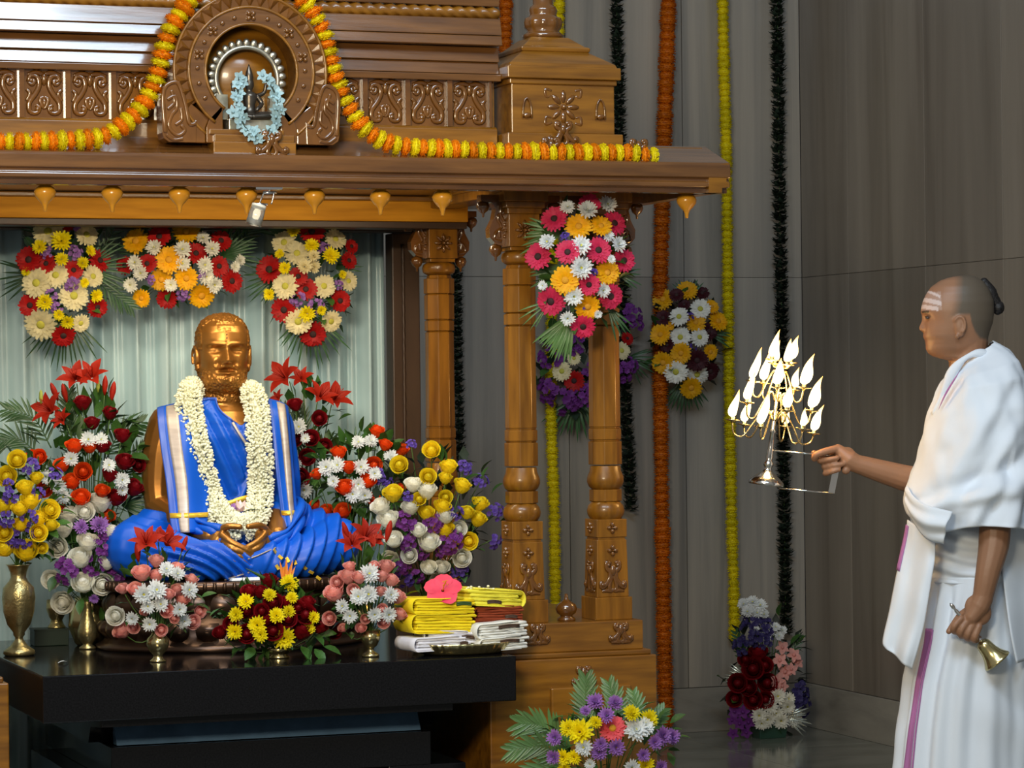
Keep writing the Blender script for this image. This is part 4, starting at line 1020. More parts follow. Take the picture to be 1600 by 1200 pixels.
# right-hand back: lilies and red roses
b = Vector((at(478, 900, 8.45).x, 8.45, ALT))
t = arrangement('flower_vase', 'arrangement of red lilies and dark red roses behind the statue shoulder', 'flower vase', 484, 690, 8.43, 55, 100, 0.08, [
    ('lily', 'lily', [(445, 590, 56), (471, 592, 36), (500, 620, 50), (522, 624, 52), (435, 622, 24)]),
    ('rose', 'darkred', [(461, 632, 24), (499, 654, 24), (486, 685, 26), (462, 687, 22), (507, 697, 24), (480, 714, 26), (469, 745, 30)]),
    ('mum', 'snow', [(467, 667, 26), (462, 726, 20), (475, 765, 28), (477, 685, 16)])],
    base=b, mouth=b + Vector((0, 0, 0.12)), nleaf=14, leafpx=26, fill=70)
vase(t, [(16, 0), (18, 4), (24, 26), (22, 48), (14, 60), (18, 66), (12, 64)], M_brass2)
frond(t, (470, 700), (445, 640), 8.46, 8.48, 26, 10); frond(t, (470, 720), (468, 640), 8.46, 8.48, 30, 13, bend=(8, 0)); frond(t, (490, 720), (530, 690), 8.45, 8.47, 26, 9, bend=(0, 10))
# right-hand middle: orange roses and white chrysanthemums
b = Vector((at(560, 900, 8.28).x, 8.28, ALT))
t = arrangement('flower_vase', 'arrangement of orange roses and white chrysanthemums right of the statue', 'flower vase', 562, 742, 8.26, 78, 72, 0.09, [
    ('rose', 'orange', [(589, 674, 24), (602, 695, 22), (626, 702, 26), (529, 707, 26), (545, 730, 24), (584, 727, 26), (495, 741, 20), (539, 762, 30), (575, 752, 26), (584, 779, 20), (509, 799, 24), (536, 799, 28), (492, 789, 18), (627, 762, 14)]),
    ('mum', 'snow', [(560, 691, 22), (579, 689, 22), (510, 730, 28), (527, 727, 26), (521, 752, 20), (564, 730, 26), (611, 716, 26), (560, 757, 24), (551, 772, 26), (570, 774, 24), (585, 740, 22)]),
    ('statice', 'violet', [(594, 744, 24), (604, 752, 18)])],
    base=b, mouth=b + Vector((0, 0, 0.12)), nleaf=34, leafpx=30, fill=120)
vase(t, [(16, 0), (18, 4), (24, 26), (22, 48), (14, 60), (18, 66), (12, 64)], M_brass2)
fan(t, 555, 700, 8.27, 60, 150, 7, 36, 5)
# right-hand front: yellow, white and purple
b = Vector((at(668, 960, 7.98).x, 7.98, ALT))
t = arrangement('flower_vase', 'wide arrangement of yellow and white roses with purple sprigs beside the column', 'flower vase', 672, 805, 7.98, 112, 112, 0.14, [
    ('rose', 'yellow', [(674, 704, 28), (701, 729, 28), (624, 727, 28), (669, 745, 26), (696, 747, 22), (722, 759, 28), (614, 771, 32), (696, 777, 22), (750, 787, 28), (691, 792, 28), (730, 801, 24), (747, 811, 28), (666, 802, 26), (696, 827, 28), (732, 845, 28), (655, 780, 22)]),
    ('rose', 'white', [(645, 757, 28), (667, 767, 32), (595, 792, 32), (641, 793, 28), (607, 812, 34), (654, 829, 26), (696, 807, 28), (716, 826, 26), (670, 848, 36), (615, 844, 30), (610, 874, 30), (670, 888, 26), (690, 887, 26), (640, 867, 26), (721, 871, 30), (684, 907, 26)]),
    ('statice', 'violet', [(642, 695, 16), (727, 730, 22), (752, 752, 22), (775, 801, 26), (772, 844, 24), (636, 777, 16), (712, 802, 22), (720, 892, 28), (632, 904, 26)]),
    ('statice', 'purple', [(632, 815, 30), (677, 817, 28), (635, 847, 28), (704, 846, 34), (625, 882, 30), (657, 862, 24), (652, 900, 22), (690, 862, 18)])],
    base=b, mouth=b + Vector((0, 0, 0.12)), nleaf=24, leafpx=26, fill=130, fillm=M_darkleaf)
vase(t, [(18, 0), (20, 4), (28, 26), (26, 48), (16, 60), (20, 66), (14, 64)], M_brass2)

# ---- floor arrangement in front of the podium
b = atZ(945, 1330, 0.0); YB = b.y
b = Vector((at(945, 1200, 7.35).x, 7.35, 0))
t = arrangement('flower_stand', 'arrangement of purple and yellow chrysanthemums with palm leaves before the podium', 'flower stand', 955, 1165, 7.36, 105, 84, 0.11, [
    ('mum', 'lilac', [(930, 1097, 28), (961, 1099, 26), (948, 1118, 26), (915, 1111, 18), (867, 1153, 26), (865, 1183, 24), (936, 1175, 28), (963, 1168, 28), (939, 1163, 22), (1035, 1150, 30), (1050, 1151, 26), (1023, 1160, 24), (1032, 1198, 22), (1005, 1180, 22), (925, 1215, 24), (1000, 1225, 26)]),
    ('mum', 'lemon', [(906, 1144, 42), (888, 1138, 28), (931, 1129, 22), (987, 1115, 28), (1014, 1124, 30), (880, 1183, 26), (897, 1183, 24), (1008, 1196, 30), (882, 1200, 22), (950, 1225, 28)]),
    ('gerbera', 'coral', [(957, 1138, 44)]),
    ('mum', 'snow', [(993, 1141, 38), (1008, 1136, 30), (912, 1168, 28), (987, 1199, 26), (922, 1194, 18), (1025, 1225, 26)])],
    base=b, mouth=Vector((b.x, b.y, at(945, 1200, 7.35).z - 0.12)), nleaf=22, leafpx=26, fill=90)
for a in (((900, 1180), (815, 1130), 40, 16, (-4, 18)), ((900, 1190), (800, 1172), 36, 15, (0, 14)), ((905, 1200), (800, 1225), 34, 14, (0, 12)), ((930, 1150), (915, 1060), 34, 15, (-6, 0)), ((955, 1140), (952, 1070), 30, 13, (8, 0)), ((985, 1140), (990, 1085), 26, 10, (8, 0)), ((1000, 1150), (1035, 1110), 26, 10, (0, 0))):
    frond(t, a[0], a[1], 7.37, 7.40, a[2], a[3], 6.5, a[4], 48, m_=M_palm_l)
zt = at(945, 1200, 7.35).z - 0.12
k = zt
m = MB().lathe([(0.10, 0), (0.10, 0.012), (0.03, 0.03), (0.022, zt - 0.12), (0.05, zt - 0.09), (0.07, zt), (0.06, zt), (0.04, zt - 0.06)], 24)
link('pedestal_vase', m.mesh('pedestal_vase', M_brass), t)

# ---- floor arrangement in a green tray at the foot of the wall
b = atZ(1203, 1152, 0.0); YB = b.y
t = arrangement('flower_tray', 'tall dim flower arrangement in a green tray at the foot of the wall', 'flower tray', 1195, 1055, YB + 0.02, 66, 115, 0.07, [
    ('mum', 'snow', [(1162, 944, 20), (1176, 941, 22), (1188, 946, 22), (1168, 956, 20), (1183, 958, 20), (1194, 960, 16), (1212, 980, 16), (1222, 985, 16), (1217, 994, 16), (1204, 988, 14), (1182, 982, 10), (1200, 998, 10)]),
    ('mum', 'white', [(1215, 1088, 26), (1230, 1104, 26), (1204, 1104, 24), (1220, 1126, 26), (1240, 1124, 26), (1199, 1124, 26), (1186, 1118, 26), (1212, 1114, 24), (1232, 1092, 22), (1190, 1130, 22), (1245, 1112, 20)]),
    ('rose', 'darkred', [(1185, 1021, 30), (1177, 1045, 34), (1153, 1067, 30), (1199, 1067, 30), (1148, 1092, 26), (1177, 1093, 30), (1196, 1093, 26), (1165, 1030, 24), (1195, 1040, 26), (1170, 1075, 26)]),
    ('orchid', 'blush', [(1222, 1012, 26), (1218, 1032, 28), (1226, 1050, 30), (1214, 1064, 28), (1240, 1024, 28), (1236, 1046, 24), (1246, 1036, 22), (1222, 1072, 24)]),
    ('orchid', 'purple', [(1161, 1112, 26), (1148, 1112, 24), (1170, 1128, 26), (1156, 1130, 24), (1144, 1125, 20), (1146, 1146, 22), (1166, 1144, 22), (1178, 1118, 20)]),
    ('statice', 'indigo', [(1170, 990, 30), (1190, 1000, 30), (1176, 975, 28), (1247, 1090, 36), (1252, 1105, 30), (1160, 1010, 26), (1196, 980, 26), (1250, 1075, 26)])],
    base=b, mouth=b + Vector((0, 0, 0.05)), nleaf=18, leafpx=22, fill=120, fillm=M_darkleaf)
k = 1 / ppm(b)
M_gtray = mat('green tray', (0.02, 0.06, 0.04), 0.4, var=0.1)
bev(link('tray', MB().loft([[(-24 * k, -0.04, 0), (20 * k, -0.04, 0), (20 * k, 0.04, 0), (-24 * k, 0.04, 0)], [(-26 * k, -0.05, 22 * k), (22 * k, -0.05, 22 * k), (22 * k, 0.05, 22 * k), (-26 * k, 0.05, 22 * k)]], 0, False).mesh('tray', M_gtray), t), 0.002)
M_foil = mat('silvery leaf', (0.45, 0.48, 0.42), 0.25, 0.6, var=0.2, rand=0.2)
fan(t, 1172, 1062, YB - 0.02, 135, 185, 10, 42, 3, m_=M_foil); fan(t, 1225, 1120, YB - 0.02, -40, 35, 9, 44, 3.5, m_=M_foil); frond(t, (1180, 1060), (1150, 990), YB, YB, 20, 10); frond(t, (1225, 1050), (1250, 995), YB, YB, 14, 8)

# ---- brass plate with folded cloths
b = spot(724, 1021)
KT = 1 / ppm(b)
pl = thing('brass_plate', b, 'fluted brass plate under the folded cloths on the altar corner', 'plate')
rings = []
for r, z in ((56, 0.4), (62, 0), (70, 4), (78, 15), (80, 18), (78, 18), (68, 6), (5, 5)):
    fl_ = 0.03 if 3 < z < 19 and r > 60 else 0
    rings.append([(r * KT * (1 + fl_ * abs(math.sin(21 * a))) * math.cos(a), r * KT * (1 + fl_ * abs(math.sin(21 * a))) * math.sin(a) * 0.62, z * KT) for a in [2 * PI * j / 126 for j in range(126)]])
link('plate_body', MB().loft(rings).mesh('plate_body', M_brass2), pl)
CLO = {'white': (0.72, 0.72, 0.80), 'offwhite': (0.74, 0.75, 0.72), 'yellow': (0.85, 0.66, 0.004), 'lime': (0.80, 0.72, 0.05), 'rust': (0.24, 0.035, 0.006)}
CM = {k_: mat('cotton ' + k_, c_, 0.85, vscale=8, var=0.04, bump=0.15, bscale=90) for k_, c_ in CLO.items()}
M_hem = mat('brown woven hem', (0.07, 0.035, 0.02), 0.7, vscale=60, var=0.3)
M_hemg = mat('green woven hem', (0.04, 0.10, 0.02), 0.7, vscale=60, var=0.3)
def folded(label, colr, x0, x1, ybot, ytop, Yoff, depth, rot, layers, hem=None, foldleft=True, tilt=0.0):
    """cloth folded in layers; the roll of the fold faces the viewer. pixel extents at the plate depth"""
    Yp = b.y + Yoff + 0.03
    A = at(x0, ybot, Yp); B = at(x1, ybot, Yp); T = at(x0, ytop, Yp)
    wd = (B - A).length; ht = T.z - A.z
    c = thing('folded_cloth', (A + B) / 2, label, 'cloth', 'folded cloths on the brass plate', rotz=rot)
    # cross-section in (x, z): stacked layers each with rounded folded end at alternate sides; extruded along y
    lt = ht / layers
    for i in range(layers):
        m = MB(); z0 = i * lt; r = lt * 0.5
        inset = 0.0 if i in (0, layers - 1) else wd * 0.012 * (1 + (i % 3))
        xa, xb = -wd / 2 + inset, wd / 2 - inset * 1.5 + (0.004 if i % 2 else -0.002)
        prof_ = []
        for j in range(7):
            a = PI / 2 + PI * j / 6; prof_.append((xa + r + r * math.cos(a), z0 + r + r * 0.96 * math.sin(a)))
        for j in range(9):
            t_ = j / 8; prof_.append((xa + r + (xb - xa - 2 * r) * t_, z0 + 0.02 * r + tilt * 0 + 0.0012 * math.sin(t_ * 9 + i)))
        for j in range(7):
            a = -PI / 2 + PI * j / 6; prof_.append((xb - r + r * math.cos(a), z0 + r + r * 0.96 * math.sin(a)))
        for j in range(9):
            t_ = 1 - j / 8; prof_.append((xa + r + (xb - xa - 2 * r) * t_, z0 + 1.98 * r + 0.0012 * math.sin(t_ * 9 + i)))
        tl = lambda x_: tilt * (x_ / wd)
        rr = []
        for y_, s_ in ((-depth / 2, 0.0), (-depth / 2 + 0.003, 1.0), (0, 1.02), (depth / 2 - 0.003, 1.0), (depth / 2, 0.0)):
            ins = 0.0015 if s_ == 0 else 0
            rr.append([(x_ * (1 - ins * 4), y_ + 0.0015 * math.sin(x_ * 160 + i * 2), (z_ - z0 - r) * (1 - 0.3 * (s_ == 0)) + z0 + r + tl(x_)) for x_, z_ in prof_])
        m.loft(rr)
        link('cloth_fold', m.mesh('cloth_fold', CM[colr]), c)
    # top sheet lapping round the left end as one thick roll
    m = MB(); R_ = ht / 2 * 1.02
    pts = [(wd * 0.30, ht + 0.001)] + [(wd * (0.3 - 0.55 * j / 6) , ht + 0.001 + 0.001 * math.sin(j)) for j in range(1, 6)] + [(-wd / 2 + R_ * 0.35 - R_ * 0.75 * math.sin(PI * j / 8), ht / 2 + R_ * math.cos(PI * j / 8)) for j in range(9)] + [(-wd * 0.25, 0.0), (wd * 0.35, 0.0005)]
    if not foldleft: pts = [(-x_, z_) for x_, z_ in pts]
    rows = [[(x_, y_, z_ + tilt * (x_ / wd)) for x_, z_ in pts] for y_ in (-depth / 2 - 0.003, -depth / 4, 0, depth / 4, depth / 2)]
    o = link('cloth_wrap', MB().grid(rows).mesh('cloth_wrap', CM[colr]), c); solid(o, 0.0022)
    if hem:
        f0, f1, zf = hem[1:4]
        m = MB()
        for q in (0, 1):
            zz = ht * zf - q * 0.005
            m.tube([(wd * (f0 + (f1 - f0) * j / 5), -depth / 2 - 0.002, zz + 0.0025 * math.sin(j / 5 * PI) + tilt * (f0 + (f1 - f0) * j / 5)) for j in range(6)], 0.0026, 6)
        link('woven_hem', m.mesh('woven_hem', hem[0]), c)
    return c
P_ = 14 * KT
folded('white folded cloth at the bottom left of the plate', 'white', 632, 722, 1014, 994, -0.02, 0.11, math.radians(10), 4, (M_hem, 0.32, 0.46, 0.5), True)
folded('bluish white folded cloth under the yellow ones', 'white', 660, 738, 1002, 984, 0.0, 0.11, math.radians(-4), 4, (M_hem, 0.18, 0.42, 0.6), True, -0.01)
folded('off-white folded cloth at the bottom right of the plate', 'offwhite', 736, 812, 1013, 994, -0.02, 0.12, math.radians(6), 4, (M_hem, -0.1, 0.3, 0.75), True, 0.004)
folded('off-white folded cloth with brown hem under the rust ones', 'offwhite', 734, 812, 993, 971, -0.02, 0.12, math.radians(4), 5, (M_hem, -0.1, 0.32, 0.78), True, 0.006)
folded('lower bright yellow folded cloth under the hibiscus', 'yellow', 632, 731, 987, 958, 0.005, 0.12, math.radians(6), 6, None, True, -0.006)
folded('upper bright yellow folded cloth with green hem', 'yellow', 632, 731, 957, 934, 0.005, 0.12, math.radians(6), 5, (M_hemg, 0.18, 0.42, 0.72), True, -0.006)
folded('lower rust-red folded cloth', 'rust', 730, 806, 984, 966, 0.03, 0.11, math.radians(-4), 4, None, True)
folded('upper rust-red folded cloth beneath the lime one', 'rust', 736, 808, 966, 946, 0.03, 0.11, math.radians(-2), 5, (M_hem, 0.1, 0.36, 0.25), True)
folded('lime yellow folded cloth on top of the pile', 'lime', 712, 802, 945, 920, 0.035, 0.13, math.radians(8), 4, (M_hem, -0.15, 0.1, 0.3), False, -0.012)
# hibiscus and loose jasmine on the cloths
p = at(692, 923, b.y + 0.005)
hb = thing('hibiscus', p, 'pink hibiscus flower lying on the yellow cloths', 'flower')
m = MB()
for k_ in range(5): petal(m, 2 * PI * k_ / 5 + 0.3, 0.004, 0.050, 0.050, 0.30, -0.12, 5, (0.25, 0.7, 1.0, 1.05, 0.8, 0.35), 0.15)
M_hib = mat('hibiscus pink', (0.72, 0.035, 0.09), 0.55, vscale=30, var=0.15)
qd = (TOCAM(p) + Vector((-0.1, 0, 0.8))).to_track_quat('Z', 'Y').to_matrix().to_4x4()
link('petals', m.mesh('petals', M_hib), hb, qd)
m = MB().tube(spline([(0, 0, 0), (0.004, 0.0, 0.02), (0.012, 0.004, 0.042)], 6), 0.0018, 6)
for k_ in range(16): m.ball((0.008 + random.uniform(-.006, .008), 0.003 + random.uniform(-.006, .006), 0.030 + random.uniform(-.008, .014)), 0.0016, 5, 4)
link('stamen', m.mesh('stamen', mat('orange stamen', (0.85, 0.30, 0.02), 0.6)), hb, qd)
M_jas = mat('jasmine bud', (0.76, 0.76, 0.58), 0.6, vscale=40, var=0.10)
jt = thing('jasmine_strand', at(758, 920, b.y + 0.03), 'short strand of jasmine buds on the lime cloth', 'flowers')
m = MB()
for k_ in range(30):
    q = at(722 + 52 * k_ / 30 + random.uniform(-3, 3), 921 + (2.5 * math.sin(k_ * 0.7)) + random.uniform(-3, 2), b.y + 0.055 - 0.03 * random.random())
    m.ball(q, (0.0045, 0.0035, 0.0032), 6, 4)
tag(wpart(jt, 'jasmine_buds', m, M_jas), kind='stuff')

# ---- fallen petals on the granite
M_pet = mat('fallen white petal', (0.62, 0.65, 0.66), 0.5, var=0.05)
def fallen(px, py, w_, label):
    q = spot(px, py); m = MB(); petal(m, 0, -w_ / 2, w_, w_ * 0.5, 0.3, -0.25, 4, (0.3, 1, 0.9, 0.1), 0.4, 0.002)
    o = link('petal', m.mesh('petal', M_pet)); o.location = q; tag(o, label, 'petal')
fallen(100, 1037, 0.032, 'white petal fallen on the altar left of the pink roses')
fallen(338, 1012, 0.045, 'pale petal fallen on the altar left of the rose bowl')
# ------------------------------------------------------------------ sculpting helpers
def voxel(mb, size, smooth_it=2, fac=0.5):
    "closed overlapping volumes -> one continuous surface; returns (verts array, faces)"
    me = bpy.data.meshes.new('tmp'); me.from_pydata([tuple(v) for v in mb.v], [], mb.f)
    bm = bmesh.new(); bm.from_mesh(me); bmesh.ops.recalc_face_normals(bm, faces=bm.faces); bm.to_mesh(me); bm.free()
    o = bpy.data.objects.new('tmp', me); COL.objects.link(o)
    m = o.modifiers.new('r', 'REMESH'); m.mode = 'VOXEL'; m.voxel_size = size
    if smooth_it:
        m2 = o.modifiers.new('s', 'SMOOTH'); m2.iterations = smooth_it; m2.factor = fac
    dg = bpy.context.evaluated_depsgraph_get(); dg.update()
    r = bpy.data.meshes.new_from_object(o.evaluated_get(dg))
    bpy.data.objects.remove(o); bpy.data.meshes.remove(me)
    r.polygons.foreach_set('use_smooth', [True] * len(r.polygons))
    return r
def get_v(me):
    a = np.empty(len(me.vertices) * 3); me.vertices.foreach_get('co', a); return a.reshape(-1, 3)
def get_n(me):
    a = np.empty(len(me.vertices) * 3); me.vertices.foreach_get('normal', a); return a.reshape(-1, 3)
def set_v(me, a):
    me.vertices.foreach_set('co', a.reshape(-1)); me.update()
def limb(m, pts, rad, n=14):
    P = spline(pts, 14); R = np.interp(np.linspace(0, 1, 15), np.linspace(0, 1, len(rad)), rad)
    m.tube(P, list(R), n)
    m.ball(P[0], R[0], n, 8); m.ball(P[-1], R[-1], n, 8)
def finger(m, pts, r0=0.009, r1=0.007):
    P = spline(pts, 9); R = np.linspace(r0, r1, 10)
    m.tube(P, list(R), 8); m.ball(P[-1], r1, 8, 6); m.ball(P[0], r0, 8, 6)

def head_mesh(prof, nz=110, nphi=96, feat=None, pf=0.92):
    """prof rows: (z, front, back, halfwidth, nose, nose_w); forward = +f axis.  returns rings in (f, s, z)"""
    z0, z1 = prof[0][0], prof[-1][0]
    T = np.array(prof, float)
    rings = []
    for i in range(nz + 1):
        t = i / nz
        z = z0 + (z1 - z0) * (1 - (1 - t) ** 1.5 if t > 0 else 0)
        F, B, W, N, NW = [float(np.interp(z, T[:, 0], T[:, k])) for k in range(1, 6)]
        c = 0.5 * (F + B); ring = []
        for j in range(nphi):
            ph = 2 * PI * j / nphi
            x, y = math.cos(ph), math.sin(ph)
            f = c + (F - c) * math.copysign(abs(x) ** pf, x); s = W * math.copysign(abs(y) ** pf, y)
            if x > 0 and N: f += N * math.exp(-(s / NW) ** 2)
            if feat and x > -0.2: f, s, zz = feat(f, s, z)
            else: zz = z
            ring.append((f, s, zz))
        rings.append(ring)
    return rings
G = lambda x, c, w_: math.exp(-((x - c) / w_) ** 2)

# ------------------------------------------------------------------ bronze statue (local: x right, -y forward, z up)
SZ = 0.850
sp0 = at(352, 910, 8.28); SO = Vector((sp0.x, 8.28, SZ))
ST = thing('statue', SO, 'bronze statue of a bearded man seated cross-legged in blue silk', 'statue')
def S2(px, y_): return (px - 352 + 185 * y_) / 508.0     # local x of a pixel column at local depth y
# head: f forward -> -y, s -> x
hp = [  # z, front, back, halfwidth, nose, nosew
    (0.505, 0.026, -0.040, 0.038, 0, .02), (0.520, 0.050, -0.050, 0.045, 0, .02), (0.535, 0.070, -0.060, 0.0525, 0, .02), (0.555, 0.080, -0.075, 0.0600, 0, .02),
    (0.572, 0.081, -0.088, 0.0645, 0.004, .018), (0.590, 0.080, -0.096, 0.0675, 0.006, .018), (0.604, 0.080, -0.101, 0.0695, 0.008, .016), (0.611, 0.080, -0.103, 0.0705, 0.026, .0145),
    (0.619, 0.080, -0.104, 0.0715, 0.034, .0145), (0.630, 0.079, -0.106, 0.0725, 0.027, .0120), (0.645, 0.077, -0.107, 0.0738, 0.017, .0100), (0.655, 0.078, -0.107, 0.0745, 0.010, .010),
    (0.666, 0.082, -0.107, 0.0750, 0.004, .02), (0.680, 0.083, -0.105, 0.0748, 0.0, .03), (0.700, 0.079, -0.100, 0.0722, 0, .03), (0.718, 0.070, -0.090, 0.066, 0, .03),
    (0.733, 0.056, -0.075, 0.056, 0, .03), (0.744, 0.038, -0.056, 0.042, 0, .03), (0.751, 0.016, -0.032, 0.024, 0, .03), (0.7545, -0.006, -0.012, 0.004, 0, .03)]
def sfeat(f, s, z):
    a = abs(s)
    f -= 0.0185 * G(a, 0.029, 0.016) * G(z, 0.650, 0.0095)        # eye sockets
    f += 0.0100 * G(a, 0.031, 0.0115) * G(z, 0.6485, 0.0050)      # closed lids
    f -= 0.0040 * G(a, 0.031, 0.013) * G(z, 0.6435, 0.0020)
    f += 0.0072 * G(a, 0.026, 0.021) * G(z, 0.6650 + 0.06 * max(0, a - 0.03) - 0.0, 0.0048)       # brows
    f -= 0.0030 * G(a, 0.0, 0.004) * G(z, 0.668, 0.006)
    f += 0.0045 * G(a, 0.042, 0.016) * G(z, 0.618, 0.015)         # cheeks
    f -= 0.0065 * G(a, 0.025, 0.007) * G(z, 0.608, 0.014)
    f += 0.0075 * G(a, 0.0115, 0.006) * G(z, 0.613, 0.0055)       # nostrils
    f += 0.0105 * G(a, 0.017, 0.016) * G(z, 0.6005, 0.0048)       # moustache
    f -= 0.0220 * G(a, 0.0, 0.019) * G(z, 0.5905, 0.0048)         # parted mouth
    f += 0.0130 * G(a, 0.0, 0.017) * G(z, 0.5815, 0.0046)         # lower lip
    f -= 0.0050 * G(a, 0.0, 0.018) * G(z, 0.5755, 0.0035)
    f += 0.0100 * G(a, 0.0, 0.038) * G(z, 0.558, 0.014)           # beard volume
    return f, s, z
m = MB()
rings = head_mesh(hp, 130, 110, sfeat, 0.87)
TW = math.radians(-6)
def hd(p):
    f, s, z = p; x, y = s, -f
    return (x * math.cos(TW) - y * math.sin(TW), x * math.sin(TW) + y * math.cos(TW), z)
m.loft([[hd(p) for p in r] for r in rings])
for s in (-1, 1):   # ears
    R = Matrix.Rotation(s * 0.35, 3, 'Z')
    m.ball(hd((-0.012, s * 0.075, 0.627)), (0.0075, 0.016, 0.031), 12, 10, R=R)
    m.ball(hd((-0.004, s * 0.074, 0.600)), (0.007, 0.010, 0.013), 10, 8)
    m.tube([hd((-0.010 + 0.019 * math.cos(a), s * (0.081 - 0.004 * math.cos(a)), 0.630 + 0.027 * math.sin(a))) for a in np.linspace(-1.2, 4.0, 14)], 0.0042, 6)
head_part = m
for i in range(16):   # curls falling on the forehead
    s0 = random.uniform(-0.016, 0.022); r_ = random.uniform(0.006, 0.011); z0_ = 0.716 + random.uniform(-0.004, 0.006)
    pts = [hd((0.0655 - (z0_ + r_ * math.sin(a) - 0.716) * 0.95 - abs(s0) * 0.05 + 0.001, s0 + r_ * math.cos(a), z0_ + r_ * math.sin(a))) for a in np.linspace(random.uniform(-1, 1), random.uniform(3, 4.5), 9)]
    m.tube(pts, 0.0026, 5)
head_part = m
# neck, torso, arms
m2 = MB()
m2.loft([[(r * math.cos(a), cy_ + r2 * math.sin(a), z) for a in np.linspace(0, 2 * PI, 28, endpoint=False)] for r, r2, cy_, z in
         [(0.10, 0.075, 0.01, 0.475), (0.066, 0.060, 0.008, 0.49), (0.056, 0.056, 0.004, 0.51), (0.052, 0.054, 0.0, 0.54), (0.05, 0.054, 0, 0.58)]])
tors = [(0.00, 0.17, 0.12, 0.03), (0.06, 0.165, 0.115, 0.03), (0.15, 0.15, 0.105, 0.025), (0.24, 0.152, 0.105, 0.02), (0.32, 0.168, 0.112, 0.015), (0.40, 0.188, 0.112, 0.012), (0.44, 0.195, 0.100, 0.012), (0.472, 0.178, 0.082, 0.014), (0.492, 0.12, 0.062, 0.015), (0.503, 0.06, 0.04, 0.012)]
def tor_ring(z, off=0.0):
    a_, b_, c_ = lerp_tab(tors, z); return a_ + off, b_ + off, c_
m2.loft([[(a_ * math.copysign(abs(math.cos(p)) ** 0.85, math.cos(p)), c_ + b_ * math.copysign(abs(math.sin(p)) ** 0.85, math.sin(p)), z) for p in np.linspace(0, 2 * PI, 40, endpoint=False)] for z, a_, b_, c_ in tors])
for s in (-1, 1):
    ax_ = 0.93 if s < 0 else 0.80
    limb(m2, [(s * 0.172 * ax_, 0.012, 0.436), (s * 0.198 * ax_, 0.012, 0.36), (s * 0.208 * ax_, 0.010, 0.27), (s * 0.208 * ax_, 0.0, 0.205)], [0.058, 0.053, 0.046, 0.040])
    limb(m2, [(s * 0.208 * ax_, 0.0, 0.205), (s * 0.160 * ax_, -0.10, 0.165), (s * 0.10, -0.215, 0.125)], [0.041, 0.037, 0.024])
# hands clasped in the lap
for s in (-1, 1):
    m2.ball((s * 0.066 - 0.01, -0.240, 0.112), (0.030, 0.020, 0.036), 12, 9, R=Matrix.Rotation(-s * 0.6, 3, 'Y'))
    for i in range(4):
        z = 0.128 - 0.017 * i; zz = 0.086 - 0.011 * i
        finger(m2, [(s * (0.062 - 0.004 * i) - 0.012, -0.256, z), (s * 0.038 - 0.014, -0.276 - 0.003 * (i % 2), z - 0.020), (s * (0.006 - 0.012) - 0.016 - s * 0.0, -0.288 + (0.006 if s > 0 else 0) + 0.002 * i, zz), (-s * 0.022 - 0.018, -0.284 + (0.006 if s > 0 else 0), zz - 0.012)], 0.0105, 0.0075)
    finger(m2, [(s * 0.066 - 0.01, -0.240, 0.140), (s * 0.045 - 0.012, -0.262, 0.152), (s * 0.012 - 0.014, -0.272, 0.150)], 0.0115, 0.0085)
M = MB(); M.add(head_part.v, head_part.f); M.add(m2.v, m2.f)
bm_ = voxel(M, 0.0024, 1, 0.35)
V = get_v(bm_); N_ = get_n(bm_)
# curled beard and hair relief
for i in range(len(V)):
    x, y, z = V[i]
    if z < 0.50 or z > 0.76: continue
    # undo the head turn for masks
    xx = x * math.cos(TW) + y * math.sin(TW); yy = -x * math.sin(TW) + y * math.cos(TW); a = abs(xx)
    beard = 0.0
    jaw = 0.573 + 0.75 * max(0, a - 0.026)
    if yy < 0.02 and z < min(jaw, 0.612) and z > 0.50: beard = min(1, (jaw - z) / 0.008)
    if yy < -0.05 and 0.010 < a < 0.036 and abs(z - (0.6015 - 0.28 * max(0, a - 0.014))) < 0.005: beard = 0.5
    hair = 0.0
    hl = 0.722 if a < 0.026 else 0.735 - 0.9 * max(0, a - 0.045)
    if z > hl - 0.25 * (yy + 0.05): hair = 1
    if yy > 0.010 and z > 0.575: hair = 1
    if a > 0.066 and z > 0.650 and yy > -0.040: hair = 1
    if a > 0.0765 and z < 0.66: beard = hair = 0.0
    if beard > 0 or hair > 0:
        p = Vector((x, y, z))
        n1 = noise.noise(p * 150) ; n2 = noise.noise(Vector((x * 1.0, y, z * 0.45)) * 260 + Vector((5, 3, 1)))
        d = max(beard, hair * 0.8) * (0.0036 * n1 + 0.0034 * n2) + hair * 0.0030 + beard * 0.0020
        V[i] += N_[i] * d
set_v(bm_, V)
bm_.materials.clear(); bm_.materials.append(M_bronze)
body = link('bronze_body', bm_, ST)
m = MB()
for zz in (0.693, 0.683):
    m.ball(hd((0.0835 if zz < 0.69 else 0.0815, 0.0, zz)), (0.0022, 0.002, 0.0022), 8, 5)
link('forehead_mark', m.mesh('forehead_mark', mat('sandal paste', (0.10, 0.06, 0.04), 0.8)), ST)

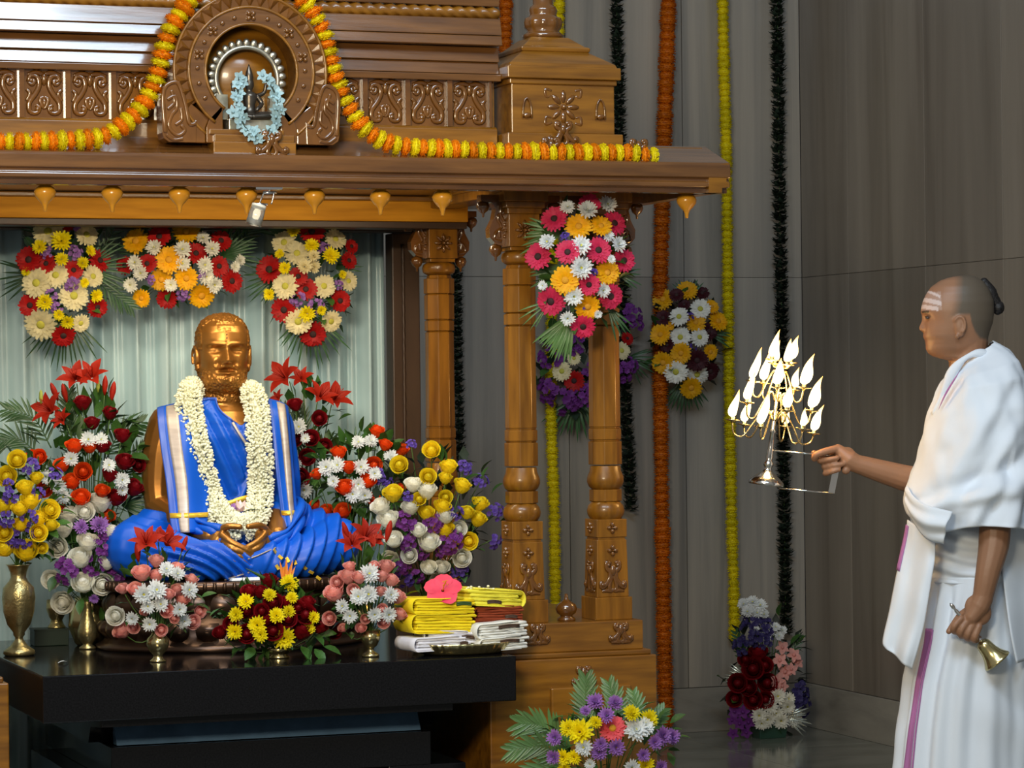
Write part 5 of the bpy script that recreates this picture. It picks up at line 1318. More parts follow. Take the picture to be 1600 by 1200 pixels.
# blue dhoti over the crossed legs
m = MB()
for s in (-1, 1):
    limb(m, [(s * 0.08, 0.06, 0.10), (s * 0.20, -0.02, 0.105), (s * 0.295, -0.10, 0.090)], [0.11, 0.100, 0.080])
    limb(m, [(s * 0.295, -0.10, 0.085), (s * 0.16, -0.22, 0.062), (-s * 0.02, -0.255, 0.045)], [0.078, 0.062, 0.046])
m.ball((0, 0.03, 0.06), (0.20, 0.14, 0.085), 16, 10); m.ball((0, -0.16, 0.030), (0.20, 0.11, 0.045), 16, 10)
dh = voxel(m, 0.0045, 14, 0.5)
V = get_v(dh); N_ = get_n(dh)
for i in range(len(V)):
    x, y, z = V[i]
    front = min(1, max(0, (0.03 - y) / 0.06))
    if x < 0.0:
        q = (x + 0.02) * 0.50 + z * 0.86 + 0.02 * math.sin(x * 14); fr_ = 0.0225
        amp = 0.0090 * min(1, max(0, (x + 0.31) / 0.10))
    else:
        q = x * 0.93 - z * 0.42 - 0.35 * x * x; fr_ = 0.032; amp = 0.0085 * min(1, max(0, (x - 0.03) / 0.06)) * min(1, max(0, (0.36 - x) / 0.05))
    u = (q / fr_) % 1.0
    saw = (u / 0.72 if u < 0.72 else (1 - u) / 0.28) - 0.5
    d = front * amp * 2.0 * saw + 0.003 * noise.noise(Vector((x, y, z)) * 18)
    V[i] += N_[i] * d
    if V[i][2] < 0.001: V[i][2] = 0.001
set_v(dh, V); dh.materials.clear(); dh.materials.append(M_blue)
dho = link('dhoti', dh, ST)
bvh = BVHTree.FromPolygons([tuple(v) for v in V + np.array(SO)], [list(p.vertices) for p in dh.polygons])
def on_dhoti(px, py):
    d = ray(px, py).normalized(); loc, nor, idx, dist = bvh.ray_cast(CAM, d)
    return (loc, nor) if loc else (at(px, py, 8.0), Vector((0, -1, 0)))
# gold border tips on the pleats
for px, py, ang in ((428, 861, -25), (439, 871, -40), (450, 875, -60), (461, 878, -70), (476, 886, -50), (486, 893, -40), (497, 903, -35), (434, 886, -60), (446, 889, -60)):
    L_, n_ = on_dhoti(px, py)
    d = (Vector((0.94, -0.342, 0)) * math.cos(math.radians(ang)) + Vector((0, 0, 1)) * math.sin(math.radians(ang)))
    d = (d - n_ * d.dot(n_)).normalized(); s_ = n_.cross(d)
    m = MB(); hl_, hw = 0.0075, 0.0042
    pts = [L_ + n_ * 0.002 + d * hl_ * a + s_ * hw * b for a, b in ((-1, -1), (1, -1), (1, 1), (-1, 1))]
    m.loft([pts, [p + n_ * 0.0025 for p in pts]], 0, False)
    sm = wpart(ST, 'gold_border', m, M_gold_cloth)
for path in ([(388, 873), (402, 869), (418, 862), (430, 856)], [(352, 905), (372, 899), (390, 893)]):
    pts = [on_dhoti(*p) for p in path]
    m = MB().tube([a + b * 0.003 for a, b in pts], 0.0022, 5); wpart(ST, 'hem_edge', m, M_zari)
# zari end patch at the right knee
L_, n_ = on_dhoti(522, 897)
# lap folds: cloth rolled round the waist over the forearms
for s, pts in ((1, [(0.06, -0.24, 0.10), (0.12, -0.23, 0.12), (0.17, -0.17, 0.165), (0.20, -0.09, 0.20), (0.19, 0.0, 0.21)]), (-1, [(-0.07, -0.235, 0.13), (-0.12, -0.20, 0.15), (-0.15, -0.13, 0.17), (-0.16, -0.05, 0.19)])):
    for kk, (dz, r) in enumerate(((0, 0.022), (0.014, 0.016), (-0.016, 0.018))):
        m = MB(); P = spline([(a, b - 0.006 * kk, c + dz) for a, b, c in pts], 24)
        rr = [r * (0.75 + 0.35 * math.sin(i * 0.5 + kk)) for i in range(25)]
        m.tube(P, rr, 10, flat=0.7)
        link('waist_fold', m.mesh('waist_fold', M_blue), ST)

# sleeve of cloth over the statue's left arm
m = MB()
limb(m, [(0.150, 0.012, 0.436), (0.162, 0.012, 0.36), (0.170, 0.008, 0.27), (0.170, 0.0, 0.205), (0.132, -0.095, 0.168)], [0.060, 0.060, 0.056, 0.050, 0.044], 20)
slv = voxel(m, 0.006, 4, 0.5); V = get_v(slv); N_ = get_n(slv)
for i in range(len(V)):
    x, y, z = V[i]; V[i] += N_[i] * (0.004 * math.sin((x * 0.7 + y * 0.6) * 150 + z * 20) + 0.003 * noise.noise(Vector((x, y, z)) * 20))
set_v(slv, V); slv.materials.clear(); slv.materials.append(M_blue); link('sleeve_drape', slv, ST)
# torso wrap with V neck
rows = []
nphi = 220; nt_ = 60
for it in range(nt_ + 1):
    t = it / nt_; row = []
    for j in range(nphi + 1):
        ph = -PI / 2 + 2 * PI * (j / nphi - 0.5)
        cx_, sy_ = math.cos(ph), math.sin(ph)
        xq = cx_ * 0.16
        frontness = max(0, -sy_)
        zt_ = 0.430 + min(0.082, abs(xq - 0.016) * 1.15) * min(1, 0.35 + frontness) if frontness > 0.15 else 0.478
        z = 0.06 + (zt_ - 0.06) * t
        a_, b_, c_ = tor_ring(min(z, 0.492), 0.010)
        a_ = min(a_, 0.172); b_ = max(b_, 0.055)
        if z > 0.44:
            zs_ = [0.44, 0.47, 0.49, 0.51, 0.53]; a_ = float(np.interp(z, zs_, [0.172, 0.160, 0.125, 0.088, 0.072])); b_ = float(np.interp(z, zs_, [0.112, 0.098, 0.086, 0.076, 0.070])); c_ = 0.01
        x = a_ * math.copysign(abs(cx_) ** 0.85, cx_); y = c_ + b_ * math.copysign(abs(sy_) ** 0.85, sy_)
        q = (x - 0.03) * 0.88 + (z - 0.30) * (0.40 if x < 0.04 + (z - 0.3) * 0.5 else -0.45)
        u = (q / 0.034) % 1.0; saw = (u / 0.85 if u < 0.85 else (1 - u) / 0.15) - 0.5
        d = frontness * 0.021 * saw + 0.006 * frontness * noise.noise(Vector((x, 0, z)) * 14)
        if x < 0.04 + (0.42 - z) * 0.5 and frontness > 0: d += 0.006 * frontness
        row.append((x + cx_ * d, y + sy_ * d, z))
    rows.append(row)
o = solid(link('torso_wrap', MB().grid(rows).mesh('torso_wrap', M_blue), ST), 0.003)
def chest(px, py, off=0.016):
    "local point on the chest surface for a pixel"
    z = (617 - py) / 541 + 0.52; y = -0.12
    for _ in range(6):
        x = S2(px, y); a_, b_, c_ = tor_ring(min(z, 0.485), 0.010)
        u = min(0.98, abs(x) / max(a_, 0.05)); y = c_ - (b_ + off) * (1 - u ** 2.4) ** 0.5
        z = 1.37 - 0.85 + (617 - py) * (8.5 + y) / 4600 if True else z
    return Vector((x, y, z))
# pale edges of the V neck and gold waist band
for j0, j1 in ((int(nphi * 0.36), int(nphi * 0.50)), (int(nphi * 0.53), int(nphi * 0.64))):
    m = MB(); m.grid([[Vector(rows[i][j]) + Vector((0, -0.0028, 0.001)) for j in range(j0, j1 + 1)] for i in (nt_, nt_ - 1)])
    solid(link('neck_edge', m.mesh('neck_edge', M_blue_edge), ST), 0.0015)
m = MB(); m.tube(spline([chest(a, b, 0.026) for a, b in ((372, 660), (384, 680), (397, 702), (406, 722))], 14), 0.0042, 6, flat=0.35, up=(0, 1, 0)); link('silver_edge', m.mesh('silver_edge', M_zari), ST)
m = MB(); up_ = [chest(a, b, 0.020) for a, b in ((352, 781), (364, 783), (378, 778), (394, 774), (404, 772))]; lo_ = [chest(a, b, 0.020) for a, b in ((352, 790), (365, 792), (379, 787), (394, 783), (405, 780))]
m.grid([spline(up_, 14), spline(lo_, 14)]); solid(link('gold_band', m.mesh('gold_band', M_gold_cloth), ST), 0.002)
# shawl ends over both shoulders
def shawl(rows_px, ys, band, gold, nm, outer=0):
    rows = []
    for kk, ((py, xa, xb), y_) in enumerate(zip(rows_px, ys)):
        z = 0.52 + (617 - py) * (8.5 + y_) / 4600
        rows.append([Vector((S2(xa + (xb - xa) * t, y_), y_ + 0.006 * math.sin(t * 7 + py * 0.01) - 0.010 * math.sin(PI * t), z - max(0, 1 - kk / 6) * 0.030 * (((1 - t) if outer == 0 else t) ** 1.5) + max(0, 1 - kk / 5) * 0.008)) for t in np.linspace(0, 1, 13)])
    R_ = [spline([r[j] for r in rows], 30) for j in range(13)]
    G_ = [[R_[j][i] for j in range(13)] for i in range(31)]
    base = solid(link(nm, MB().grid(G_).mesh(nm, M_blue), ST), 0.004, 0)
    def strip(f0, f1, i0, i1, name, mt, off):
        g = []
        for i in range(i0, i1 + 1):
            rr = []
            for f in np.linspace(f0, f1, 6):
                u = f * 12; j = min(int(u), 11); p = G_[i][j].lerp(G_[i][j + 1], u - j); rr.append(p + Vector((-0.1, -0.995, 0.05)) * off)
            g.append(rr)
        return solid(link(name, MB().grid(g).mesh(name, mt), base), 0.0012)
    strip(band[0], band[1], 0, 30, 'zari_band', M_zari, 0.0042)
    strip(0.0, 0.16, 0, 30, 'selvedge', M_blue_edge, 0.0034)
    strip(0.0, 1.0, gold[0], gold[1], 'gold_band', M_gold_cloth, 0.0052)
    return base
shawl([(640, 262, 312), (632, 256, 318), (628, 256, 320), (645, 259, 322), (672, 263, 326), (705, 268, 330), (745, 274, 336), (785, 279, 338), (812, 283, 337), (830, 288, 335)], [0.05, 0.0, -0.045, -0.085, -0.112, -0.130, -0.142, -0.160, -0.185, -0.205], (0.20, 0.46), (25, 26), 'shawl_end')
shawl([(640, 420, 444), (632, 420, 448), (628, 422, 452), (645, 426, 456), (672, 430, 459), (705, 434, 462), (745, 438, 465), (785, 443, 468), (812, 447, 471), (826, 450, 474)], [0.05, 0.0, -0.045, -0.085, -0.105, -0.120, -0.132, -0.150, -0.17, -0.19], (0.38, 0.78), (25, 26), 'shawl_end', 1)

# ---- jasmine garland round the neck of the statue
JG = thing('jasmine_garland', SO + Vector((0, -0.2, 0.13)), 'thick white jasmine bud garland around the neck of the statue', 'garland')
def gpt(px, py, off): 
    return chest(px, py, off)
Lp = [(300, 592, -0.01), (302, 612, 0.02), (308, 650, 0.032), (316, 690, 0.036), (326, 730, 0.038), (336, 770, 0.045), (350, 800, 0.075), (372, 820, 0.10), (392, 827, 0.115)]
Rp = [(392, 592, -0.01), (400, 612, 0.02), (408, 650, 0.032), (412, 690, 0.036), (414, 730, 0.038), (413, 770, 0.045), (411, 800, 0.085), (402, 820, 0.105), (388, 828, 0.115)]
m = MB(); LG = JG.location - SO
def buds(path, n, wpx):
    P = [chest(a, b, c) for a, b, c in path]
    # neck end goes round behind
    P[0] = Vector((math.copysign(0.075, P[0].x), 0.0, 0.545)); P[1] = P[1].lerp(Vector((P[1].x, -0.075, P[1].z)), 0.6)
    C = spline(P, 120)
    for i in range(n):
        t = (i + random.random()) / n * 119; k = int(t); p = C[k].lerp(C[k + 1], t - k)
        tg = (C[k + 1] - C[k]).normalized(); out = Vector((-0.1, -1, 0.1)); side = tg.cross(out).normalized(); nrm = side.cross(tg).normalized()
        if nrm.y > 0: nrm = -nrm
        wv = wpx / 541 / 2 * (0.75 + 0.25 * min(1, t / 20))
        a = random.uniform(-0.25, PI + 0.25); rr = random.uniform(0.66, 0.95)
        q = p + side * (math.cos(a) * wv * rr) + nrm * (math.sin(a) * wv * 0.62 * rr)
        d = (side * math.cos(a) + nrm * math.sin(a) * 0.8 + tg * random.uniform(-0.6, 0.6)).normalized()
        Rq = d.to_track_quat('Z', 'Y').to_matrix()
        m.ball(q - LG, (0.0040, 0.0040, 0.0060), 6, 4, R=Rq)
    core = MB(); core.tube([c + Vector((0, 0.004, 0)) - LG for c in C[::4]], wpx / 541 / 2 * 0.50, 8)
    return core
c1 = buds(Lp, 1700, 44); c2 = buds(Rp, 1600, 42)
link('garland_core', c1.mesh('garland_core', M_jas), JG); link('garland_core', c2.mesh('garland_core', M_jas), JG)
tag(link('jasmine_buds', m.mesh('jasmine_buds', M_jas), JG), kind='stuff')
# small lotus tassel held in the garland
LT = thing('lotus_flower', SO + chest(384, 800, 0.075), 'pale pink lotus with green leaf at the garland end', 'flower')
m = MB()
for k_ in range(9): petal(m, 2 * PI * k_ / 9, 0.003, 0.034, 0.018, 0.9 if k_ % 2 else 0.5, 0.12, 4, (0.4, 1, 0.9, 0.5, 0.05), 0.4)
link('petals', m.mesh('petals', mat('lotus petal', (0.72, 0.55, 0.55), 0.5, vscale=30, var=0.25)), LT, Matrix.Rotation(0.5, 4, 'X'))
link('petals', fmesh('orchid', 'lilac', 0), LT, Matrix.Translation((-0.022, -0.004, 0.004)) @ Matrix.Rotation(1.2, 4, 'X') @ Matrix.Diagonal((0.05, 0.05, 0.05, 1)))
for d_, s_ in (((1, -0.4, 0.15), 0.055), ((-1, -0.4, -0.15), 0.04), ((0.6, -0.6, -0.4), 0.04)):
    q = Vector(d_).normalized().to_track_quat('X', 'Z').to_matrix().to_4x4()
    link('leaf', LEAF, LT, Matrix.Translation((0, -0.012, -0.006)) @ q @ Matrix.Diagonal((s_, s_, s_, 1)))

# ---- lotus pedestal under the statue
PD = thing('lotus_pedestal', (SO.x, SO.y - 0.06, ALT), 'dark bronze lotus pedestal under the seated statue', 'pedestal')
def oval(rx_, ry_, z, n=64): return [(rx_ * math.cos(2 * PI * j / n), ry_ * math.sin(2 * PI * j / n), z) for j in range(n)]
h_ = SZ - ALT
m = MB().loft([oval(0.385, 0.275, 0), oval(0.39, 0.28, 0.012), oval(0.37, 0.26, 0.02), oval(0.35, 0.245, 0.06), oval(0.33, 0.23, 0.10), oval(0.345, 0.24, h_ - 0.035), oval(0.37, 0.26, h_ - 0.028), oval(0.372, 0.262, h_ - 0.002), oval(0.36, 0.25, h_)])
link('pedestal_core', m.mesh('pedestal_core', M_lotus), PD)
def lpet(w_, hgt, bul):
    m = MB(); rows = []
    for i in range(7):
        t = i / 6; ws = w_ / 2 * math.sqrt(max(0.0, 1 - (abs(t - 0.35) / 0.68) ** 2.6)) + 0.0008
        rows.append([(ws * u, -bul * math.sin(PI * min(1, t * 0.9 + 0.12)) * (1 - 0.6 * u * u), hgt * t) for u in (-1, -0.6, 0, 0.6, 1)])
    m.grid(rows); return m.mesh('lotus_petal', M_lotus)
pu, pdn = lpet(0.070, 0.062, 0.020), lpet(0.066, 0.052, 0.026)
for k_ in range(26):
    a = 2 * PI * (k_ + 0.5) / 26
    ca, sa = math.cos(a), math.sin(a)
    q = Matrix.Rotation(math.atan2(sa * 0.36, ca * 0.25) + PI / 2, 4, 'Z')
    link('lotus_petal', pu, PD, Matrix.Translation((0.352 * ca, 0.247 * sa, 0.100)) @ q)
    a += PI / 26; ca, sa = math.cos(a), math.sin(a); q = Matrix.Rotation(math.atan2(sa * 0.36, ca * 0.25) + PI / 2, 4, 'Z')
    link('lotus_petal', pdn, PD, Matrix.Translation((0.362 * ca, 0.257 * sa, 0.082)) @ q @ Matrix.Rotation(PI, 4, 'Y'))
bd = MB().lathe([(0.0045, -0.012), (0.0065, 0.0), (0.0045, 0.012)], 6, cap=True).mesh('flute', M_lotus)
for k_ in range(84):
    a = 2 * PI * k_ / 84; link('flute', bd, PD, Matrix.Translation((0.373 * math.cos(a), 0.263 * math.sin(a), h_ - 0.015)))
# folded white napkin on the pedestal edge
a, b = at(360, 910, 7.99), at(412, 904, 7.99)
np_ = link('napkin', MB().loft([[(x_, y_, z_) for x_, y_, z_ in ((a.x, 7.975, SZ + 0.001), (b.x, 7.975, SZ + 0.001), (b.x, 8.04, SZ + 0.001), (a.x, 8.04, SZ + 0.001))], [(a.x + .004, 7.977, SZ + 0.008), (b.x, 7.977, SZ + 0.010), (b.x, 8.04, SZ + 0.010), (a.x + .004, 8.04, SZ + 0.008)]], 0, False).mesh('napkin', M_white_cotton))
tag(bev(np_, 0.001), 'thin white folded napkin at the front edge of the pedestal', 'napkin')

# ------------------------------------------------------------------ small metal idol in the roof niche
IB = Vector((AX + 0.0, AY + 0.005, NICHE_Z))
ID = thing('metal_idol', IB, 'small metal seated deity idol with halo arch in the roof niche', 'idol')
M_pew = mat('aged pale brass', (0.46, 0.42, 0.33), 0.32, 0.85, vscale=40, var=0.25)
M_pewd = mat('dark idol bronze', (0.12, 0.10, 0.08), 0.32, 0.85, vscale=30, var=0.25)
px2 = 1 / ppm(IB)
link('throne', bev(link('throne', MB().box(-36 * px2, 36 * px2, -0.012, 0.04, 0, 12 * px2).box(-30 * px2, 30 * px2, -0.006, 0.035, 12 * px2, 17 * px2).mesh('throne', M_pew), ID), 0.001).data, None) if False else bev(link('throne', MB().box(-36 * px2, 36 * px2, -0.012, 0.04, 0, 17 * px2).mesh('throne', M_pew), ID), 0.002)
m = MB(); hc = 82 * px2
ring = []
for i in range(49):
    a = math.radians(-35 + 250 * i / 48); r = 50 * px2
    ring.append((r * math.cos(a), 0.030, hc + r * math.sin(a)))
m.tube(ring, 4.5 * px2, 6)
link('halo_arch', m.mesh('halo_arch', M_pew), ID)
lob = MB().ball((0, 0, 0), (6 * px2, 0.006, 7 * px2), 8, 6).mesh('halo_leaf', M_pew)
for i in range(21):
    a = math.radians(-30 + 240 * i / 20); r = 57 * px2
    link('halo_leaf', lob, ID, Matrix.Translation((r * math.cos(a), 0.030, hc + r * math.sin(a))) @ Matrix.Rotation(PI / 2 - a, 4, 'Y'))
for s in (-1, 1):
    link('halo_pillar', MB().box(s * 43 * px2 - 9 * px2, s * 43 * px2 + 9 * px2, 0.012, 0.040, 17 * px2, 56 * px2).mesh('halo_pillar', M_pew), ID)
m = MB()   # seated figure
m.lathe([(20 * px2, 0), (22 * px2, 3 * px2), (12 * px2, 9 * px2), (10 * px2, 14 * px2), (9 * px2, 22 * px2), (13 * px2, 34 * px2), (12 * px2, 40 * px2), (5 * px2, 43 * px2), (5 * px2, 46 * px2), (7.5 * px2, 51 * px2), (7.5 * px2, 57 * px2), (6 * px2, 62 * px2), (7 * px2, 65 * px2), (5 * px2, 74 * px2), (2 * px2, 82 * px2), (0.5 * px2, 86 * px2)], 16, (0, 0.008, 18 * px2))
for s in (-1, 1):
    limb(m, [(s * 5 * px2, 0.0, 22 * px2), (s * 26 * px2, -0.006, 24 * px2), (s * 30 * px2, -0.012, 23 * px2)], [6 * px2, 6 * px2, 5 * px2], 8)
    limb(m, [(s * 28 * px2, -0.014, 23 * px2), (0, -0.022, 20 * px2)], [5 * px2, 4 * px2], 8)
    limb(m, [(s * 13 * px2, 0.008, 54 * px2), (s * 19 * px2, 0.004, 42 * px2), (s * 9 * px2, -0.014, 32 * px2)], [4 * px2, 3.6 * px2, 3 * px2], 8)
    limb(m, [(s * 13 * px2, 0.012, 55 * px2), (s * 24 * px2, 0.010, 60 * px2), (s * 27 * px2, 0.008, 72 * px2)], [3.6 * px2, 3 * px2, 2.6 * px2], 8)
link('seated_figure', m.mesh('seated_figure', M_pewd), ID)
TG = thing('flower_garland', IB + Vector((0, -0.045, 0.06)), 'pale blue flower garland hung on the small niche idol', 'garland')
def tgp(px, py): return at(px, py, IB.y - 0.045)
for px, py in [(373, 120), (370, 132), (373, 146), (371, 158), (374, 170), (371, 182), (376, 192), (383, 203), (392, 212), (402, 216), (412, 212), (422, 204), (430, 193), (433, 182), (430, 170), (434, 158), (431, 146), (426, 134), (418, 124), (408, 118), (366, 175), (438, 172), (378, 128), (426, 150), (366, 150), (396, 205), (380, 183)]:
    p = tgp(px + random.uniform(-2, 2), py); n = TOCAM(p) + Vector([random.uniform(-0.6, 0.6) for _ in range(3)])
    place_flower(TG, 'orchid', 'paleblue', p, n, random.uniform(21, 27) / ppm(p))
m = MB().tube(spline([tgp(*q) for q in ((374, 118), (371, 150), (373, 180), (400, 214), (430, 190), (431, 150), (410, 116))], 40), 1.6 * px2, 6)
wpart(TG, 'string', m, M_darkleaf)
# ------------------------------------------------------------------ the priest (local: x forward, y towards the viewer, z up)
PD_ = 8.3; ROTZ = math.radians(160)
q_ = ray(1520, 600) * PD_ + CAM
PO = Vector((q_.x, q_.y, 0))
PR = thing('person', PO, 'person in white cotton robes with shaved head holding a lit lamp and a bell', 'person', rotz=ROTZ)
def PL(px, py, s=0.0):
    d = PD_ - s
    return Vector((1.2991 - (px - 800) / FPX * d, s, 1.37 + (612 - 0.011 * (px - 800) - py) / FPX * d))
def HC(cx_, cy_, s=0.0): return PL(1400 + cx_ / 7.06, 410 + cy_ / 7.06, s)
# ---- head from its side profile
front = [(560, 1075), (470, 1056), (405, 1035), (362, 1005), (340, 965), (333, 935), (338, 905), (327, 890), (330, 862), (318, 845), (306, 815), (312, 790), (318, 765), (322, 720), (322, 650), (304, 600), (288, 545), (289, 505), (308, 430), (345, 350), (400, 270), (500, 200), (600, 166), (700, 148), (800, 140)]
back = [(1010, 1075), (1008, 1000), (1004, 920), (1014, 850), (1042, 760), (1076, 660), (1090, 560), (1086, 430), (1042, 312), (982, 222), (900, 164), (845, 146), (800, 139)]
wid = [(1075, .046), (1050, .046), (1020, .046), (950, .057), (850, .066), (750, .072), (650, .076), (540, .0775), (450, .0765), (350, .0715), (270, .063), (200, .048), (170, .036), (150, .020), (140, .003)]
nose = [(1075, 0), (800, 0.0), (772, 0.0015), (762, 0.007), (748, 0.0125), (725, 0.0168), (700, 0.0145), (650, 0.0080), (610, 0.0035), (580, 0.001), (560, 0), (139, 0)]
prof = []
for cy_ in list(np.linspace(1075, 880, 26)) + list(np.linspace(875, 560, 70)) + list(np.linspace(553, 200, 34)) + [185, 172, 160, 151, 145, 141]:
    fx = float(np.interp(-cy_, [-c[1] for c in front], [c[0] for c in front])); bx = float(np.interp(-cy_, [-c[1] for c in back], [c[0] for c in back]))
    w_ = float(np.interp(-cy_, [-c[0] for c in wid], [c[1] for c in wid])); n_ = float(np.interp(-cy_, [-c[0] for c in nose], [c[1] for c in nose]))
    A = HC(fx, cy_); B = HC(bx, cy_)
    prof.append((A.z, A.x, B.x, w_, n_, 0.0085 + (0.004 if 715 < cy_ < 765 else 0)))
zz = lambda cy_: HC(400, cy_).z
def pfeat(f, s, z):
    a = abs(s)
    f -= 0.0085 * G(a, 0.030, 0.015) * G(z, zz(608), 0.009)
    f += 0.0050 * G(a, 0.030, 0.010) * G(z, zz(608), 0.006)
    f += 0.0030 * G(a, 0.028, 0.020) * G(z, zz(555), 0.006)
    f += 0.0060 * G(a, 0.040, 0.018) * G(z, zz(740), 0.016)
    f += 0.0035 * G(a, 0.011, 0.005) * G(z, zz(742), 0.005)
    return f, s, z
m = MB()
m.loft(head_mesh(prof, 150, 110, pfeat))
# ears
for s in (-1, 1):
    c = HC(705, 712, s * 0.074)
    m.ball((c.x, s * 0.0745, c.z), (0.015, 0.0065, 0.030), 12, 10, R=Matrix.Rotation(0.18, 3, 'Y') @ Matrix.Rotation(-s * 0.25, 3, 'Z'))
    P = [(c.x + 0.0155 * math.cos(a) - 0.001, s * (0.080 - 0.003 * math.cos(a)), c.z + 0.006 + 0.023 * math.sin(a)) for a in np.linspace(0.4, 4.3, 14)]
    m.tube(P, 0.0038, 6)
    m.ball((c.x + 0.006, s * 0.077, c.z - 0.026), (0.0075, 0.005, 0.008), 8, 6)
# neck and hidden trunk, legs
limb(m, [HC(800, 800), HC(800, 1000), HC(830, 1250)], [0.058, 0.055, 0.062], 20)
tr = [(1.46, 0.05, 0.045, -.02), (1.43, 0.085, 0.06, -.02), (1.40, 0.125, 0.075, -.02), (1.30, 0.165, 0.105, -.01), (1.15, 0.140, 0.105, 0.0), (1.0, 0.120, 0.095, -.01), (0.88, 0.125, 0.10, -.01), (0.80, 0.125, 0.10, -.01)]
m.loft([[(c_ + b_ * math.cos(p), a_ * math.sin(p), z) for p in np.linspace(0, 2 * PI, 30, endpoint=False)] for z, a_, b_, c_ in tr])
for s in (-1, 1):
    limb(m, [(-0.01, s * 0.070, 0.82), (0.0, s * 0.085, 0.50), (-0.01, s * 0.09, 0.09)], [0.070, 0.058, 0.042])
    m.ball((0.06, s * 0.09, 0.035), (0.12, 0.045, 0.034), 12, 8)
# left arm hanging, hand gripping the bell handle
limb(m, [(-0.03, 0.130, 1.350), (-0.050, 0.160, 1.20), PL(1553, 800, 0.195)], [0.054, 0.046, 0.043])
limb(m, [PL(1553, 800, 0.195), PL(1550, 850, 0.212), PL(1540, 895, 0.228), PL(1532, 932, 0.228)], [0.044, 0.043, 0.034, 0.0285])
def HL(cx_, cy_, s): return PL(1440 + cx_ / 7.5, 900 + cy_ / 7.5, s)
m.ball(HL(630, 400, 0.226), (0.036, 0.018, 0.044), 14, 10, R=Matrix.Rotation(math.radians(25), 3, 'Y'))
limb(m, [HL(690, 250, 0.228), HL(640, 360, 0.228), HL(560, 480, 0.232)], [0.029, 0.030, 0.022])
for kn, md, cr, tp in (((430, 500), (350, 590), (350, 650), (430, 640)), ((500, 535), (430, 640), (430, 700), (500, 690)), ((575, 560), (510, 680), (510, 735), (570, 720)), ((640, 590), (590, 720), (590, 755), (640, 730))):
    finger(m, [HL(kn[0], kn[1], 0.236), HL(md[0], md[1], 0.240), HL(cr[0], cr[1], 0.226), HL(tp[0], tp[1], 0.204)], 0.0108, 0.0088)
finger(m, [HL(520, 400, 0.216), HL(420, 470, 0.205), HL(330, 590, 0.205), HL(285, 650, 0.212)], 0.0125, 0.0085)
# right arm raised forward, fist round the lamp grip
SR = -0.10
def HR(cx_, cy_, s=SR): return PL(1250 + cx_ / 8, 670 + cy_ / 8, s)
limb(m, [(-0.02, -0.165, 1.355), (0.04, -0.19, 1.22), (0.11, -0.17, 1.105)], [0.056, 0.048, 0.042])
limb(m, [(0.11, -0.17, 1.105), HR(1400, 640, -0.135), HR(1050, 545, -0.112), HR(690, 435)], [0.043, 0.040, 0.034, 0.0265])
m.ball(HR(560, 370, -0.105), (0.030, 0.017, 0.034), 14, 10, R=Matrix.Rotation(math.radians(-25), 3, 'Y'))
limb(m, [HR(690, 435), HR(600, 380), HR(470, 260, -0.102)], [0.0265, 0.028, 0.016])
m.ball(HR(560, 520, -0.092), (0.013, 0.012, 0.012), 10, 8)
finger(m, [HR(450, 250, -0.098), HR(300, 285, -0.088), HR(185, 330, -0.086), HR(170, 375, -0.094)], 0.0120, 0.0095)          # index along the rod
finger(m, [HR(430, 300, -0.118), HR(280, 330, -0.124), HR(160, 300, -0.110)], 0.0120, 0.0080)                               # thumb on the rod
for y0, x0, x1, y1 in ((405, 235, 455, 365), (478, 285, 520, 440), (560, 300, 470, 510)):
    finger(m, [HR(460, y0 - 60, -0.128), HR(x0 + 60, y0 - 20, -0.126), HR(x0, y0, -0.104), HR((x0 + x1) / 2, (y0 + y1) / 2, -0.082), HR(x1, y1, -0.080)], 0.0098, 0.0078)
pb = voxel(m, 0.0028, 4, 0.5)
V = get_v(pb)
# intrinsic colours: skin, shaved scalp, ash lines on the forehead
PXc = 800 + (1.2991 - V[:, 0]) / (PD_ - V[:, 1] * 0) * FPX
PYc = 612 - 0.011 * (PXc - 800) - (V[:, 2] - 1.37) / PD_ * FPX
cx_ = (PXc - 1400) * 7.06; cy_ = (PYc - 410) * 7.06
skin = np.array([0.31, 0.155, 0.085]); scalp = np.array([0.115, 0.090, 0.065]); ash = np.array([0.62, 0.50, 0.47]); dark = np.array([0.02, 0.013, 0.01])
colr = np.tile(skin, (len(V), 1))
hair_edge = np.interp(cy_, [100, 180, 300, 450, 560, 620, 660], [640, 628, 605, 590, 560, 520, 560])
low_edge = np.interp(cx_, [520, 640, 780, 800, 840, 900, 1000, 1120], [640, 600, 600, 700, 790, 860, 880, 880])
inside = (cx_ > hair_edge) & (cy_ < low_edge) & (V[:, 2] > 1.46) & (np.abs(V[:, 1]) < 0.0795)
soft = np.clip((cx_ - hair_edge) / 110, 0, 1) * np.clip((low_edge - cy_) / 40, 0, 1)
colr = np.where(inside[:, None], skin + (scalp - skin) * soft[:, None], colr)
for x0, y0, x1, y1, hw in ((350, 318, 466, 388, 10), (315, 415, 472, 462, 20), (290, 490, 440, 522, 17)):
    yl = y0 + (y1 - y0) * (cx_ - x0) / (x1 - x0)
    msk = (np.abs(cy_ - yl) < hw + 6) & (cx_ < x1) & (cx_ > 250) & (V[:, 2] > 1.56)
    colr = np.where(msk[:, None], ash, colr)
mb_ = (cx_ < 475) & (cy_ > 330) & (cy_ < 535) & (V[:, 2] > 1.56)
colr = np.where(mb_[:, None], colr * 0.72 + ash * 0.28, colr)
brow = (cy_ > 536) & (cy_ < 562) & (cx_ < 350 ) & (np.abs(V[:, 1]) > 0.010) & (cx_ > 250)
colr = np.where(brow[:, None], dark * 2, colr)
lips = (cy_ > 800) & (cy_ < 900) & (cx_ < 345) & (np.abs(V[:, 1]) < 0.022) & (cx_ > 280)
